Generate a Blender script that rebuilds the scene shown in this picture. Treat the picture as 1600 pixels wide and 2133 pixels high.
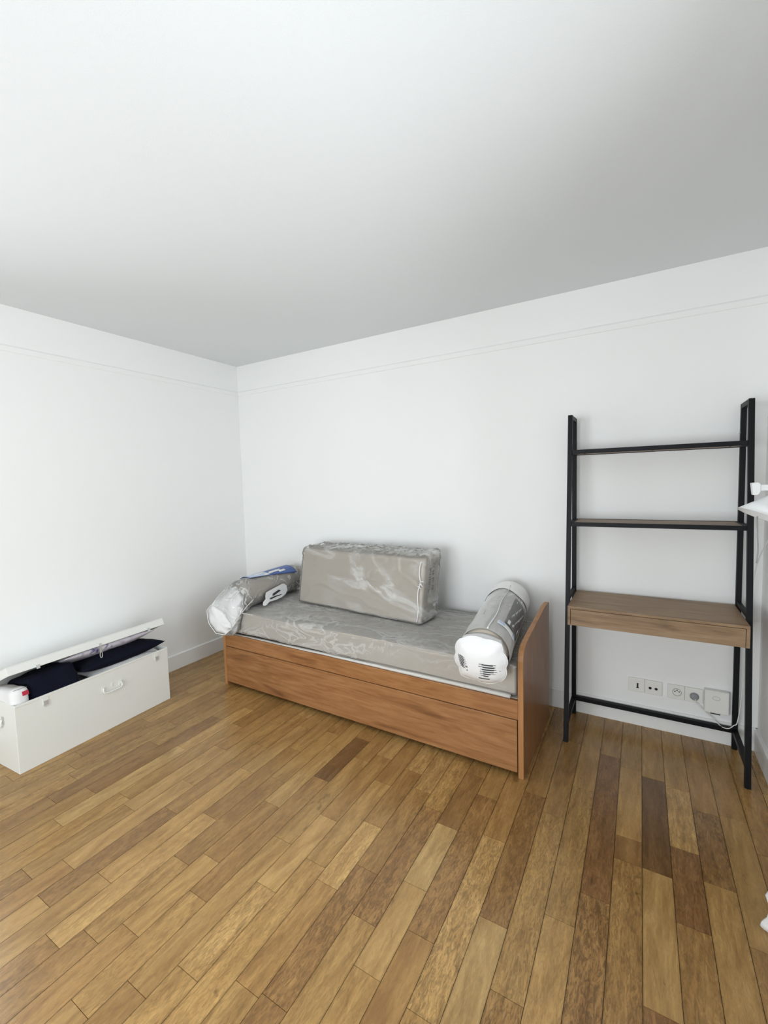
import bpy, bmesh, math, random
from mathutils import Vector, Matrix, Euler, noise

# ------------------------------------------------------------------ scene, camera, light
sc = bpy.context.scene
for o in list(bpy.data.objects):
    bpy.data.objects.remove(o)
C = sc.collection

sc.view_settings.view_transform = 'Standard'
sc.view_settings.look = 'None'
sc.view_settings.gamma = 1.0
sc.view_settings.use_curve_mapping = False
sc.view_settings.exposure = 0.08

cd = bpy.data.cameras.new('camera')
cam = bpy.data.objects.new('camera', cd)
C.objects.link(cam)
cd.sensor_fit = 'VERTICAL'
cd.sensor_height = 36.0
cd.lens = 36.0 * 909.8 / 2133.0
cd.clip_start = 0.02
_r = Vector((0.86250, 0.50520, -0.02740)).normalized()
_f = Vector((-0.50590, 0.85990, -0.06880)).normalized()
_u = _r.cross(_f).normalized()
cam.matrix_world = Matrix(((_r.x, _u.x, -_f.x, 3.15439), (_r.y, _u.y, -_f.y, -2.81207),
                           (_r.z, _u.z, -_f.z, 1.43010), (0, 0, 0, 1)))
sc.camera = cam

world = bpy.data.worlds.new('overcast_sky')
sc.world = world
world.use_nodes = True
bg = world.node_tree.nodes['Background']
bg.inputs[0].default_value = (0.86, 0.93, 1.0, 1)
bg.inputs[1].default_value = 1.0

W, D, H = 3.686, 4.7, 2.5            # room: x 0..W, y 0..-D, z 0..H
RW = (-2.95, -1.32, 0.80, 2.10)      # opening in the right wall: y0, y1, z0, z1
LW = (-3.45, -1.90, 0.90, 2.20)      # opening in the left wall
FW = (0.90, 3.20, 0.25, 1.85)        # unseen front-wall opening, added to even out the light: x0, x1, z0, z1


def area(name, loc, rot, sx, sy, power, col):
    l = bpy.data.lights.new(name, 'AREA')
    l.shape = 'RECTANGLE'
    l.size, l.size_y = sx, sy
    l.energy = power
    l.color = col
    o = bpy.data.objects.new(name, l)
    o.location = loc
    o.rotation_euler = rot
    C.objects.link(o)
    return o


P_RIGHT, P_LEFT, P_FRONT = 43.0, 24.0, 92.0
DAY = (0.885, 0.95, 1.0)
area('daylight_right', (W + 0.26, (RW[0] + RW[1]) / 2, (RW[2] + RW[3]) / 2), (0, math.radians(90), 0),
     RW[3] - RW[2], RW[1] - RW[0], P_RIGHT, DAY)
area('daylight_left', (-0.26, (LW[0] + LW[1]) / 2, (LW[2] + LW[3]) / 2), (0, math.radians(-90), 0),
     LW[3] - LW[2], LW[1] - LW[0], P_LEFT, DAY)
area('front_fill', ((FW[0] + FW[1]) / 2, -D - 0.26, (FW[2] + FW[3]) / 2), (math.radians(90), 0, 0),
     FW[1] - FW[0], FW[3] - FW[2], P_FRONT, DAY)  # added fill from behind the camera, brightens the back wall

random.seed(7)
PI = math.pi

# ------------------------------------------------------------------ helpers


def srgb(r, g, b):
    def f(c):
        c /= 255.0
        return c / 12.92 if c <= 0.04045 else ((c + 0.055) / 1.055) ** 2.4
    return (f(r), f(g), f(b), 1.0)


def link(o, parent=None):
    C.objects.link(o)
    if parent is not None:
        o.parent = parent
    return o


def obj(name, bm, mat, parent=None, smooth=False, bevel=0.0, seg=2, angle=None):
    me = bpy.data.meshes.new(name)
    bmesh.ops.recalc_face_normals(bm, faces=bm.faces[:])
    bm.to_mesh(me)
    bm.free()
    if isinstance(mat, (list, tuple)):
        for m_ in mat:
            me.materials.append(m_)
    else:
        me.materials.append(mat)
    if smooth:
        for p in me.polygons:
            p.use_smooth = True
    o = bpy.data.objects.new(name, me)
    link(o, parent)
    if bevel > 0:
        md = o.modifiers.new('bevel', 'BEVEL')
        md.width = bevel
        md.segments = seg
        md.limit_method = 'ANGLE'
        md.angle_limit = math.radians(35)
        md.harden_normals = False
    return o


def tag(o, label, cat, group=None):
    o['label'] = label
    o['category'] = cat
    if group:
        o['group'] = group
    return o


def part_label(o, label):
    o['label'] = label
    return o


def struct(o):
    o['kind'] = 'structure'
    return o


def thing(name, label, cat, loc=(0, 0, 0), rotz=0.0, group=None):
    o = bpy.data.objects.new(name, None)
    o.empty_display_size = 0.05
    o.location = loc
    o.rotation_euler = (0, 0, rotz)
    link(o)
    return tag(o, label, cat, group)


def box(bm, x0, x1, y0, y1, z0, z1, mi=0):
    vs = [bm.verts.new((x, y, z)) for x in (x0, x1) for y in (y0, y1) for z in (z0, z1)]
    for f in ((0, 1, 3, 2), (4, 6, 7, 5), (0, 4, 5, 1), (2, 3, 7, 6), (0, 2, 6, 4), (1, 5, 7, 3)):
        fc = bm.faces.new([vs[i] for i in f])
        fc.material_index = mi
    return vs


def B(*a):
    bm = bmesh.new()
    box(bm, *a)
    return bm


def bar(bm, a, b, w, h, up=(0, 0, 1)):
    """box beam from a to b, w across, h along the up direction"""
    a, b = Vector(a), Vector(b)
    d = (b - a).normalized()
    upv = Vector(up)
    s = d.cross(upv).normalized()
    t = s.cross(d).normalized()
    vs = []
    for p in (a, b):
        for i, j in ((-1, -1), (1, -1), (1, 1), (-1, 1)):
            vs.append(bm.verts.new(p + s * (w / 2 * i) + t * (h / 2 * j)))
    for f in ((0, 1, 2, 3), (7, 6, 5, 4), (0, 4, 5, 1), (1, 5, 6, 2), (2, 6, 7, 3), (3, 7, 4, 0)):
        bm.faces.new([vs[i] for i in f])


def tube(bm, pts, r, n=10, cap=True, rs=None):
    pts = [Vector(p) for p in pts]
    rings = []
    prev = None
    for i, p in enumerate(pts):
        if i == 0:
            d = pts[1] - p
        elif i == len(pts) - 1:
            d = p - pts[i - 1]
        else:
            d = pts[i + 1] - pts[i - 1]
        d.normalize()
        if prev is None:
            a = Vector((0, 0, 1)) if abs(d.z) < 0.9 else Vector((1, 0, 0))
            s = d.cross(a).normalized()
        else:
            s = (prev - d * prev.dot(d)).normalized()
        prev = s
        t = d.cross(s)
        rr = rs[i] if rs else r
        rings.append([bm.verts.new(p + s * (math.cos(2 * PI * k / n) * rr) + t * (math.sin(2 * PI * k / n) * rr))
                      for k in range(n)])
    for a, b in zip(rings, rings[1:]):
        for k in range(n):
            bm.faces.new((a[k], a[(k + 1) % n], b[(k + 1) % n], b[k]))
    if cap:
        bm.faces.new(rings[0][::-1])
        bm.faces.new(rings[-1])


def smooth_path(pts, n=8):
    """Catmull-Rom through pts"""
    P = [Vector(p) for p in pts]
    P = [P[0] * 2 - P[1]] + P + [P[-1] * 2 - P[-2]]
    out = []
    for i in range(1, len(P) - 2):
        for k in range(n):
            t = k / n
            a, b, c, d = P[i - 1:i + 3]
            out.append(0.5 * ((2 * b) + (c - a) * t + (2 * a - 5 * b + 4 * c - d) * t * t + (3 * b - a - 3 * c + d) * t ** 3))
    out.append(P[-2])
    return out


def prism(bm, prof, axis, a, b, mi=0):
    """extrude a closed 2-D profile along an axis from a to b"""
    def P(u, v, w):
        return {'x': (w, u, v), 'y': (u, w, v), 'z': (u, v, w)}[axis]
    r0 = [bm.verts.new(P(u, v, a)) for u, v in prof]
    r1 = [bm.verts.new(P(u, v, b)) for u, v in prof]
    n = len(prof)
    fs = [bm.faces.new(r0), bm.faces.new(r1[::-1])]
    for i in range(n):
        fs.append(bm.faces.new((r0[i], r1[i], r1[(i + 1) % n], r0[(i + 1) % n])))
    for f in fs:
        f.material_index = mi


def rbox(sx, sy, sz, r, nx, ny, nz, fn=None):
    """rounded box centred at the origin with a gridded surface; fn(p, nrm)->p displaces"""
    bm = bmesh.new()
    cache = {}

    def vert(p):
        h = Vector((sx / 2, sy / 2, sz / 2))
        q = Vector([max(-h[i] + r, min(h[i] - r, p[i])) for i in range(3)])
        d = p - q
        nrm = d.normalized() if d.length > 1e-9 else Vector((0, 0, 1))
        v = q + nrm * r if d.length > 1e-9 else p
        if fn:
            v = fn(v, nrm)
        k = tuple(round(c, 6) for c in p)
        if k not in cache:
            cache[k] = bm.verts.new(v)
        return cache[k]

    def lin(s, n):
        # extra rows near the rounded edges
        a = [-s / 2, -s / 2 + r * 0.3, -s / 2 + r * 0.65]
        inner = [-s / 2 + r + (s - 2 * r) * i / n for i in range(n + 1)]
        return a + inner + [-x for x in reversed(a)]
    X, Y, Z = lin(sx, nx), lin(sy, ny), lin(sz, nz)
    for A, Bb, ax, s in ((Y, Z, 0, sx), (X, Z, 1, sy), (X, Y, 2, sz)):
        for sg in (-1, 1):
            for i in range(len(A) - 1):
                for j in range(len(Bb) - 1):
                    q = []
                    for (u, v) in ((A[i], Bb[j]), (A[i + 1], Bb[j]), (A[i + 1], Bb[j + 1]), (A[i], Bb[j + 1])):
                        p = [0, 0, 0]
                        p[ax] = sg * s / 2
                        o2 = [k for k in range(3) if k != ax]
                        p[o2[0]], p[o2[1]] = u, v
                        q.append(vert(Vector(p)))
                    try:
                        bm.faces.new(q)
                    except ValueError:
                        pass
    return bm


def loft(bm, rings, cap0=True, cap1=True):
    R = [[bm.verts.new(p) for p in ring] for ring in rings]
    n = len(R[0])
    for a, b in zip(R, R[1:]):
        for k in range(n):
            bm.faces.new((a[k], a[(k + 1) % n], b[(k + 1) % n], b[k]))
    if cap0:
        c = bm.verts.new(sum((Vector(p) for p in rings[0]), Vector()) / n)
        for k in range(n):
            bm.faces.new((R[0][(k + 1) % n], R[0][k], c))
    if cap1:
        c = bm.verts.new(sum((Vector(p) for p in rings[-1]), Vector()) / n)
        for k in range(n):
            bm.faces.new((R[-1][k], R[-1][(k + 1) % n], c))
    return R


def N3(p, s, seed=0.0):
    return noise.noise(Vector((p[0] * s + seed, p[1] * s - seed * 1.7, p[2] * s + seed * 0.3)))


# ------------------------------------------------------------------ materials
def new_mat(name):
    m = bpy.data.materials.new(name)
    m.use_nodes = True
    nt = m.node_tree
    return m, nt, nt.nodes['Principled BSDF']


def nd(nt, t, **kw):
    n = nt.nodes.new(t)
    for k, v in kw.items():
        if k.startswith('i_'):
            n.inputs[k[2:].replace('_', ' ')].default_value = v
        else:
            setattr(n, k, v)
    return n


def plain(name, col, rough=0.5, metal=0.0, bump=0.0, bscale=200.0, var=0.0, spec=0.5, sheen=0.0):
    m, nt, b = new_mat(name)
    b.inputs['Base Color'].default_value = col
    b.inputs['Roughness'].default_value = rough
    b.inputs['Metallic'].default_value = metal
    b.inputs['Specular IOR Level'].default_value = spec
    if sheen:
        b.inputs['Sheen Weight'].default_value = sheen
    tc = nd(nt, 'ShaderNodeTexCoord')
    if bump or var:
        nz = nd(nt, 'ShaderNodeTexNoise')
        nz.inputs['Scale'].default_value = bscale
        nz.inputs['Detail'].default_value = 4
        nt.links.new(tc.outputs['Object'], nz.inputs['Vector'])
        if bump:
            bp = nd(nt, 'ShaderNodeBump')
            bp.inputs['Strength'].default_value = bump
            bp.inputs['Distance'].default_value = 0.002
            nt.links.new(nz.outputs['Fac'], bp.inputs['Height'])
            nt.links.new(bp.outputs[0], b.inputs['Normal'])
        if var:
            mx = nd(nt, 'ShaderNodeMix', data_type='RGBA')
            mx.inputs['A'].default_value = tuple(c * (1 - var) for c in col[:3]) + (1,)
            mx.inputs['B'].default_value = tuple(min(1, c * (1 + var)) for c in col[:3]) + (1,)
            nt.links.new(nz.outputs['Fac'], mx.inputs['Factor'])
            nt.links.new(mx.outputs['Result'], b.inputs['Base Color'])
    return m


def wood(name, dark, mid, light, grain_axis='x', scale=1.0, rough=0.42, knots=True, seed=0.0):
    """long streaky grain running along grain_axis, with broad cathedral figure and a few knots"""
    m, nt, b = new_mat(name)
    tc = nd(nt, 'ShaderNodeTexCoord')
    L = nt.links.new
    s = {'x': (1, 12, 12), 'y': (12, 1, 12), 'z': (12, 12, 1)}[grain_axis]
    mp = nd(nt, 'ShaderNodeMapping')
    mp.inputs['Scale'].default_value = tuple(v * scale for v in s)
    mp.inputs['Location'].default_value = (seed, seed * 0.7, seed * 1.3)
    L(tc.outputs['Object'], mp.inputs['Vector'])
    n1 = nd(nt, 'ShaderNodeTexNoise')
    n1.inputs['Scale'].default_value = 5.0
    n1.inputs['Detail'].default_value = 8
    n1.inputs['Roughness'].default_value = 0.65
    n1.inputs['Distortion'].default_value = 0.6
    L(mp.outputs[0], n1.inputs['Vector'])
    mp2 = nd(nt, 'ShaderNodeMapping')
    s2 = {'x': (0.9, 5.5, 5.5), 'y': (5.5, 0.9, 5.5), 'z': (5.5, 5.5, 0.9)}[grain_axis]
    mp2.inputs['Scale'].default_value = tuple(v * scale for v in s2)
    mp2.inputs['Location'].default_value = (seed * 2.1, seed, seed)
    L(tc.outputs['Object'], mp2.inputs['Vector'])
    n2 = nd(nt, 'ShaderNodeTexNoise')
    n2.inputs['Scale'].default_value = 1.6
    n2.inputs['Detail'].default_value = 3
    n2.inputs['Distortion'].default_value = 1.2
    L(mp2.outputs[0], n2.inputs['Vector'])
    # rings drawn from the broad field
    mul = nd(nt, 'ShaderNodeMath', operation='MULTIPLY')
    mul.inputs[1].default_value = 17.0
    L(n2.outputs['Fac'], mul.inputs[0])
    sn = nd(nt, 'ShaderNodeMath', operation='SINE')
    L(mul.outputs[0], sn.inputs[0])
    ma = nd(nt, 'ShaderNodeMath', operation='MULTIPLY_ADD')
    ma.inputs[1].default_value = 0.10
    L(sn.outputs[0], ma.inputs[0])
    L(n1.outputs['Fac'], ma.inputs[2])
    ad = nd(nt, 'ShaderNodeMath', operation='MULTIPLY_ADD')
    ad.inputs[1].default_value = 0.55
    L(n2.outputs['Fac'], ad.inputs[0])
    L(ma.outputs[0], ad.inputs[2])
    cr = nd(nt, 'ShaderNodeValToRGB')
    e = cr.color_ramp.elements
    e[0].position, e[0].color = 0.42, dark
    e[1].position, e[1].color = 1.05, light
    e2 = cr.color_ramp.elements.new(0.74)
    e2.color = mid
    L(ad.outputs[0], cr.inputs['Fac'])
    out = cr.outputs['Color']
    if knots:
        vo = nd(nt, 'ShaderNodeTexVoronoi')
        mp3 = nd(nt, 'ShaderNodeMapping')
        s3 = {'x': (2.2, 5, 5), 'y': (5, 2.2, 5), 'z': (5, 5, 2.2)}[grain_axis]
        mp3.inputs['Scale'].default_value = s3
        mp3.inputs['Location'].default_value = (seed * 3, seed, seed * 2)
        L(tc.outputs['Object'], mp3.inputs['Vector'])
        vo.inputs['Scale'].default_value = 1.0
        L(mp3.outputs[0], vo.inputs['Vector'])
        mr = nd(nt, 'ShaderNodeMapRange')
        mr.inputs['From Min'].default_value = 0.04
        mr.inputs['From Max'].default_value = 0.16
        mr.inputs['To Min'].default_value = 0.45
        mr.inputs['To Max'].default_value = 0.0
        L(vo.outputs['Distance'], mr.inputs['Value'])
        mx = nd(nt, 'ShaderNodeMix', data_type='RGBA')
        mx.inputs['B'].default_value = tuple(c * 0.6 for c in dark[:3]) + (1,)
        L(out, mx.inputs['A'])
        L(mr.outputs[0], mx.inputs['Factor'])
        out = mx.outputs['Result']
    L(out, b.inputs['Base Color'])
    b.inputs['Roughness'].default_value = rough
    bp = nd(nt, 'ShaderNodeBump')
    bp.inputs['Strength'].default_value = 0.08
    bp.inputs['Distance'].default_value = 0.001
    L(n1.outputs['Fac'], bp.inputs['Height'])
    L(bp.outputs[0], b.inputs['Normal'])
    return m


def film(name, base=0.10, crease=0.5, scale=7.0, seed=0.0, rough=0.16, stretch=(1, 1, 1), bump=0.5, rot=0.0, width=0.055, dist=1.6):
    """clear polythene: transparent sheet with a gloss and milky creases"""
    m = bpy.data.materials.new(name)
    m.use_nodes = True
    nt = m.node_tree
    for n in list(nt.nodes):
        nt.nodes.remove(n)
    L = nt.links.new
    out = nd(nt, 'ShaderNodeOutputMaterial')
    tr = nd(nt, 'ShaderNodeBsdfTransparent')
    pb = nd(nt, 'ShaderNodeBsdfPrincipled')
    pb.inputs['Base Color'].default_value = (0.92, 0.91, 0.88, 1)
    pb.inputs['Roughness'].default_value = rough
    pb.inputs['Specular IOR Level'].default_value = 0.8
    tc = nd(nt, 'ShaderNodeTexCoord')
    mp = nd(nt, 'ShaderNodeMapping')
    mp.inputs['Location'].default_value = (seed, seed * 1.3, -seed)
    mp.inputs['Scale'].default_value = stretch
    mr0 = nd(nt, 'ShaderNodeVectorRotate', rotation_type='Y_AXIS')
    mr0.inputs['Angle'].default_value = rot
    L(tc.outputs['Object'], mr0.inputs['Vector'])
    L(mr0.outputs[0], mp.inputs['Vector'])
    nz = nd(nt, 'ShaderNodeTexNoise')
    nz.inputs['Scale'].default_value = scale
    nz.inputs['Detail'].default_value = 3.5
    nz.inputs['Roughness'].default_value = 0.5
    nz.inputs['Distortion'].default_value = dist
    L(mp.outputs[0], nz.inputs['Vector'])
    # ridge = 1 - |2n-1| sharpened
    a = nd(nt, 'ShaderNodeMath', operation='SUBTRACT')
    a.inputs[1].default_value = 0.5
    L(nz.outputs['Fac'], a.inputs[0])
    ab = nd(nt, 'ShaderNodeMath', operation='ABSOLUTE')
    L(a.outputs[0], ab.inputs[0])
    mr = nd(nt, 'ShaderNodeMapRange')
    mr.inputs['From Min'].default_value = 0.0
    mr.inputs['From Max'].default_value = width
    mr.inputs['To Min'].default_value = 1.0
    mr.inputs['To Max'].default_value = 0.0
    L(ab.outputs[0], mr.inputs['Value'])
    n2 = nd(nt, 'ShaderNodeTexNoise')
    n2.inputs['Scale'].default_value = scale * 0.45
    n2.inputs['Detail'].default_value = 2
    L(mp.outputs[0], n2.inputs['Vector'])
    m2 = nd(nt, 'ShaderNodeMapRange')
    m2.inputs['From Min'].default_value = 0.36
    m2.inputs['From Max'].default_value = 0.58
    L(n2.outputs['Fac'], m2.inputs['Value'])
    mu = nd(nt, 'ShaderNodeMath', operation='MULTIPLY')
    L(mr.outputs[0], mu.inputs[0])
    L(m2.outputs[0], mu.inputs[1])
    fr = nd(nt, 'ShaderNodeFresnel')
    fr.inputs['IOR'].default_value = 1.48
    f1 = nd(nt, 'ShaderNodeMath', operation='MULTIPLY_ADD')
    f1.inputs[1].default_value = 1.0
    f1.inputs[2].default_value = base
    L(fr.outputs[0], f1.inputs[0])
    f2 = nd(nt, 'ShaderNodeMath', operation='MULTIPLY_ADD')
    f2.inputs[1].default_value = crease
    f2.use_clamp = True
    L(mu.outputs[0], f2.inputs[0])
    L(f1.outputs[0], f2.inputs[2])
    bp = nd(nt, 'ShaderNodeBump')
    bp.inputs['Strength'].default_value = bump
    bp.inputs['Distance'].default_value = 0.02
    L(nz.outputs['Fac'], bp.inputs['Height'])
    L(bp.outputs[0], pb.inputs['Normal'])
    L(bp.outputs[0], fr.inputs['Normal'])
    mix = nd(nt, 'ShaderNodeMixShader')
    L(f2.outputs[0], mix.inputs['Fac'])
    L(tr.outputs[0], mix.inputs[1])
    L(pb.outputs[0], mix.inputs[2])
    L(mix.outputs[0], out.inputs['Surface'])
    return m


M = {}
M['wall'] = plain('wall_paint', srgb(242, 242, 240), 0.7, bump=0.08, bscale=350, spec=0.3)
M['ceiling'] = plain('ceiling_paint', srgb(229, 232, 233), 0.85, bump=0.15, bscale=260, spec=0.2)
M['trim'] = plain('trim_paint', srgb(236, 236, 233), 0.45, bump=0.03, bscale=200)
M['black_metal'] = plain('black_metal', srgb(12, 13, 17), 0.5, bump=0.05, bscale=600, spec=0.22)
M['taupe'] = plain('taupe_fabric', srgb(180, 170, 157), 0.9, bump=0.3, bscale=900, var=0.05, sheen=0.2)
M['taupe_side'] = M['taupe']
M['white_plastic'] = plain('white_plastic', srgb(232, 231, 226), 0.35)
M['socket_plastic'] = plain('socket_plastic', srgb(236, 235, 230), 0.3)
M['hole'] = plain('black_hole', srgb(16, 15, 15), 0.6)
M['grey_plastic'] = plain('grey_plastic', srgb(150, 152, 156), 0.4)
M['trunk'] = plain('trunk_enamel', srgb(228, 229, 223), 0.38, bump=0.04, bscale=60)
M['trunk_in'] = plain('trunk_inside', srgb(196, 198, 192), 0.6)
M['steel'] = plain('steel', srgb(196, 196, 192), 0.4, metal=0.35)
M['navy'] = plain('navy_cotton', srgb(11, 15, 30), 0.95, bump=0.4, bscale=120, var=0.12, spec=0.2)
M['white_cotton'] = plain('white_cotton', srgb(232, 231, 230), 0.85, bump=0.3, bscale=60)
M['red'] = plain('red_print', srgb(176, 28, 52), 0.5)
M['paper'] = plain('white_paper', srgb(228, 228, 227), 0.55, bump=0.3, bscale=40)
M['ink'] = plain('dark_ink', srgb(58, 58, 60), 0.6)
M['soft_ink'] = plain('soft_grey_ink', srgb(120, 118, 116), 0.7)
M['blue'] = plain('blue_print', srgb(72, 98, 160), 0.4)
M['pale_blue'] = plain('pale_blue_print', srgb(190, 202, 224), 0.4)
M['lamp'] = plain('lamp_enamel', srgb(238, 239, 239), 0.35)
M['curtain'] = plain('curtain_cotton', srgb(226, 226, 224), 0.9, bump=0.5, bscale=300)
M['bed'] = wood('bed_wood', srgb(112, 70, 38), srgb(146, 98, 56), srgb(166, 118, 74), 'x', 1.0, 0.42, seed=3.3)
M['bed_drawer'] = wood('bed_drawer_wood', srgb(108, 69, 39), srgb(144, 98, 58), srgb(166, 120, 77), 'x', 0.8, 0.42, seed=7.9)
M['bed_panel'] = wood('bed_panel_wood', srgb(108, 70, 42), srgb(140, 96, 60), srgb(156, 112, 74), 'z', 0.8, 0.3, seed=1.7, knots=False)
M['bed_edge'] = wood('bed_edge_wood', srgb(140, 94, 54), srgb(166, 116, 70), srgb(178, 128, 82), 'z', 1.0, 0.45, seed=5.1, knots=False)
M['desk'] = wood('desk_wood', srgb(104, 80, 56), srgb(142, 114, 84), srgb(158, 132, 102), 'x', 1.1, 0.5, seed=9.4)
M['shelf'] = wood('shelf_wood', srgb(104, 84, 66), srgb(140, 120, 100), srgb(158, 140, 122), 'x', 1.1, 0.6, seed=2.4, knots=False)


def floor_material():
    m, nt, b = new_mat('parquet')
    L = nt.links.new
    at = nd(nt, 'ShaderNodeAttribute', attribute_name='plank')      # rgb = plank colour, alpha = how figured
    uv = nd(nt, 'ShaderNodeUVMap', uv_map='plank_uv')                # u across 0..1, v metres along
    tc = nd(nt, 'ShaderNodeTexCoord')
    of = nd(nt, 'ShaderNodeAttribute', attribute_name='plank_seed')
    # per-plank shift of the grain
    sh = nd(nt, 'ShaderNodeVectorMath', operation='SCALE')
    sh.inputs['Scale'].default_value = 23.0
    L(of.outputs['Vector'], sh.inputs[0])
    ad = nd(nt, 'ShaderNodeVectorMath', operation='ADD')
    L(tc.outputs['Object'], ad.inputs[0])
    L(sh.outputs[0], ad.inputs[1])

    def grain(sc3, scale, detail, rough, dist):
        mp = nd(nt, 'ShaderNodeMapping')
        mp.inputs['Scale'].default_value = sc3
        L(ad.outputs[0], mp.inputs['Vector'])
        n = nd(nt, 'ShaderNodeTexNoise')
        n.inputs['Scale'].default_value = scale
        n.inputs['Detail'].default_value = detail
        n.inputs['Roughness'].default_value = rough
        n.inputs['Distortion'].default_value = dist
        L(mp.outputs[0], n.inputs['Vector'])
        return n.outputs['Fac']
    broad = grain((1, 0.16, 1), 16, 4, 0.6, 1.6)
    streak = grain((1, 0.07, 1), 60, 5, 0.7, 0.3)
    fleck = grain((1, 0.24, 1), 105, 3, 0.75, 1.5)
    # value factor
    def mr(src, a, b_, c, d):
        n = nd(nt, 'ShaderNodeMapRange')
        for k, v in (('From Min', a), ('From Max', b_), ('To Min', c), ('To Max', d)):
            n.inputs[k].default_value = v
        L(src, n.inputs['Value'])
        return n.outputs[0]

    def mul(x, y):
        n = nd(nt, 'ShaderNodeMath', operation='MULTIPLY')
        L(x, n.inputs[0])
        L(y, n.inputs[1])
        return n.outputs[0]
    f1 = mr(broad, 0.34, 0.62, 0.74, 1.08)
    f2 = mr(streak, 0.34, 0.64, 0.93, 1.04)
    fl = mr(fleck, 0.40, 0.60, 0.56, 1.30)
    mixf = nd(nt, 'ShaderNodeMix', data_type='FLOAT')
    mixf.inputs['A'].default_value = 1.0
    L(fl, mixf.inputs['B'])
    L(at.outputs['Alpha'], mixf.inputs['Factor'])
    fac = mul(mul(f1, f2), mixf.outputs['Result'])
    # dirt in the seams
    sp = nd(nt, 'ShaderNodeSeparateXYZ')
    L(uv.outputs[0], sp.inputs[0])
    pp = nd(nt, 'ShaderNodeMath', operation='PINGPONG')
    pp.inputs[1].default_value = 0.5
    L(sp.outputs['X'], pp.inputs[0])
    seam = mr(pp.outputs[0], 0.0, 0.05, 0.70, 1.0)
    fac = mul(fac, seam)
    # the odd black knot and crack
    kn = grain((1, 0.34, 1), 9, 4, 0.7, 2.2)
    kf = mr(kn, 0.26, 0.345, 0.45, 1.0)
    fac = mul(fac, kf)
    sc_ = nd(nt, 'ShaderNodeVectorMath', operation='SCALE')
    L(at.outputs['Color'], sc_.inputs[0])
    L(fac, sc_.inputs['Scale'])
    # a little hue wander between yellow and red brown
    mx = nd(nt, 'ShaderNodeMix', data_type='RGBA', blend_type='MULTIPLY')
    mx.inputs['Factor'].default_value = 1.0
    L(sc_.outputs[0], mx.inputs['A'])
    cr = nd(nt, 'ShaderNodeValToRGB')
    cr.color_ramp.elements[0].position = 0.35
    cr.color_ramp.elements[0].color = (1.0, 0.93, 0.86, 1)
    cr.color_ramp.elements[1].position = 0.62
    cr.color_ramp.elements[1].color = (1.0, 1.0, 1.0, 1)
    L(broad, cr.inputs['Fac'])
    L(cr.outputs['Color'], mx.inputs['B'])
    L(mx.outputs['Result'], b.inputs['Base Color'])
    rg = mr(streak, 0.3, 0.7, 0.20, 0.32)
    L(rg, b.inputs['Roughness'])
    b.inputs['Specular IOR Level'].default_value = 0.5
    bp = nd(nt, 'ShaderNodeBump')
    bp.inputs['Strength'].default_value = 0.16
    bp.inputs['Distance'].default_value = 0.0012
    L(fleck, bp.inputs['Height'])
    L(bp.outputs[0], b.inputs['Normal'])
    return m


M['parquet'] = floor_material()
M['seam'] = plain('seam_dirt', srgb(70, 48, 28), 0.8)

# ------------------------------------------------------------------ floor
# tones of single planks (column, from y, to y) as seen in the photograph; the rest are drawn at random
EDGE0, PITCH = 3.546, 0.0926
JOINTS = {1: [-0.636, -1.02], 2: [-0.90], 3: [-0.496, -1.06], 4: [-0.936, -1.06, -1.72], 5: [-0.40, -1.27], 6: [-0.72, -1.408],
          7: [-0.95, -1.703], 8: [-0.86, -1.516], 9: [-1.189, -1.857], 10: [-0.98, -1.67], 11: [-1.22, -1.524, -1.839],
          12: [-1.16, -1.713, -2.06], 13: [-1.08, -1.55, -2.025], 14: [-0.98, -1.359, -1.67, -2.039],
          15: [-1.12, -1.62, -2.22], 16: [-0.95, -1.418, -1.783, -2.097], 17: [-1.02, -1.60, -2.195],
          18: [-0.871, -1.237, -1.924, -2.3], 19: [-1.0, -1.476, -1.797, -2.108], 20: [-0.90, -1.342, -1.86, -2.182],
          21: [-1.12, -1.658, -2.25], 22: [-0.93, -1.364, -2.046], 23: [-1.18, -1.72, -2.2], 24: [-0.96, -1.564, -2.083],
          25: [-1.3, -1.80, -2.18], 26: [-1.1, -1.768], 27: [-1.4, -2.0], 28: [-1.1, -1.824], 29: [-1.45, -1.947]}
PALE, GOLD, TAN, MID, BROWN, DARK, RED = ((183, 150, 97), (178, 142, 88), (169, 133, 80), (160, 123, 73), (147, 111, 66),
                                          (120, 88, 52), (136, 99, 60))
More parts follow.
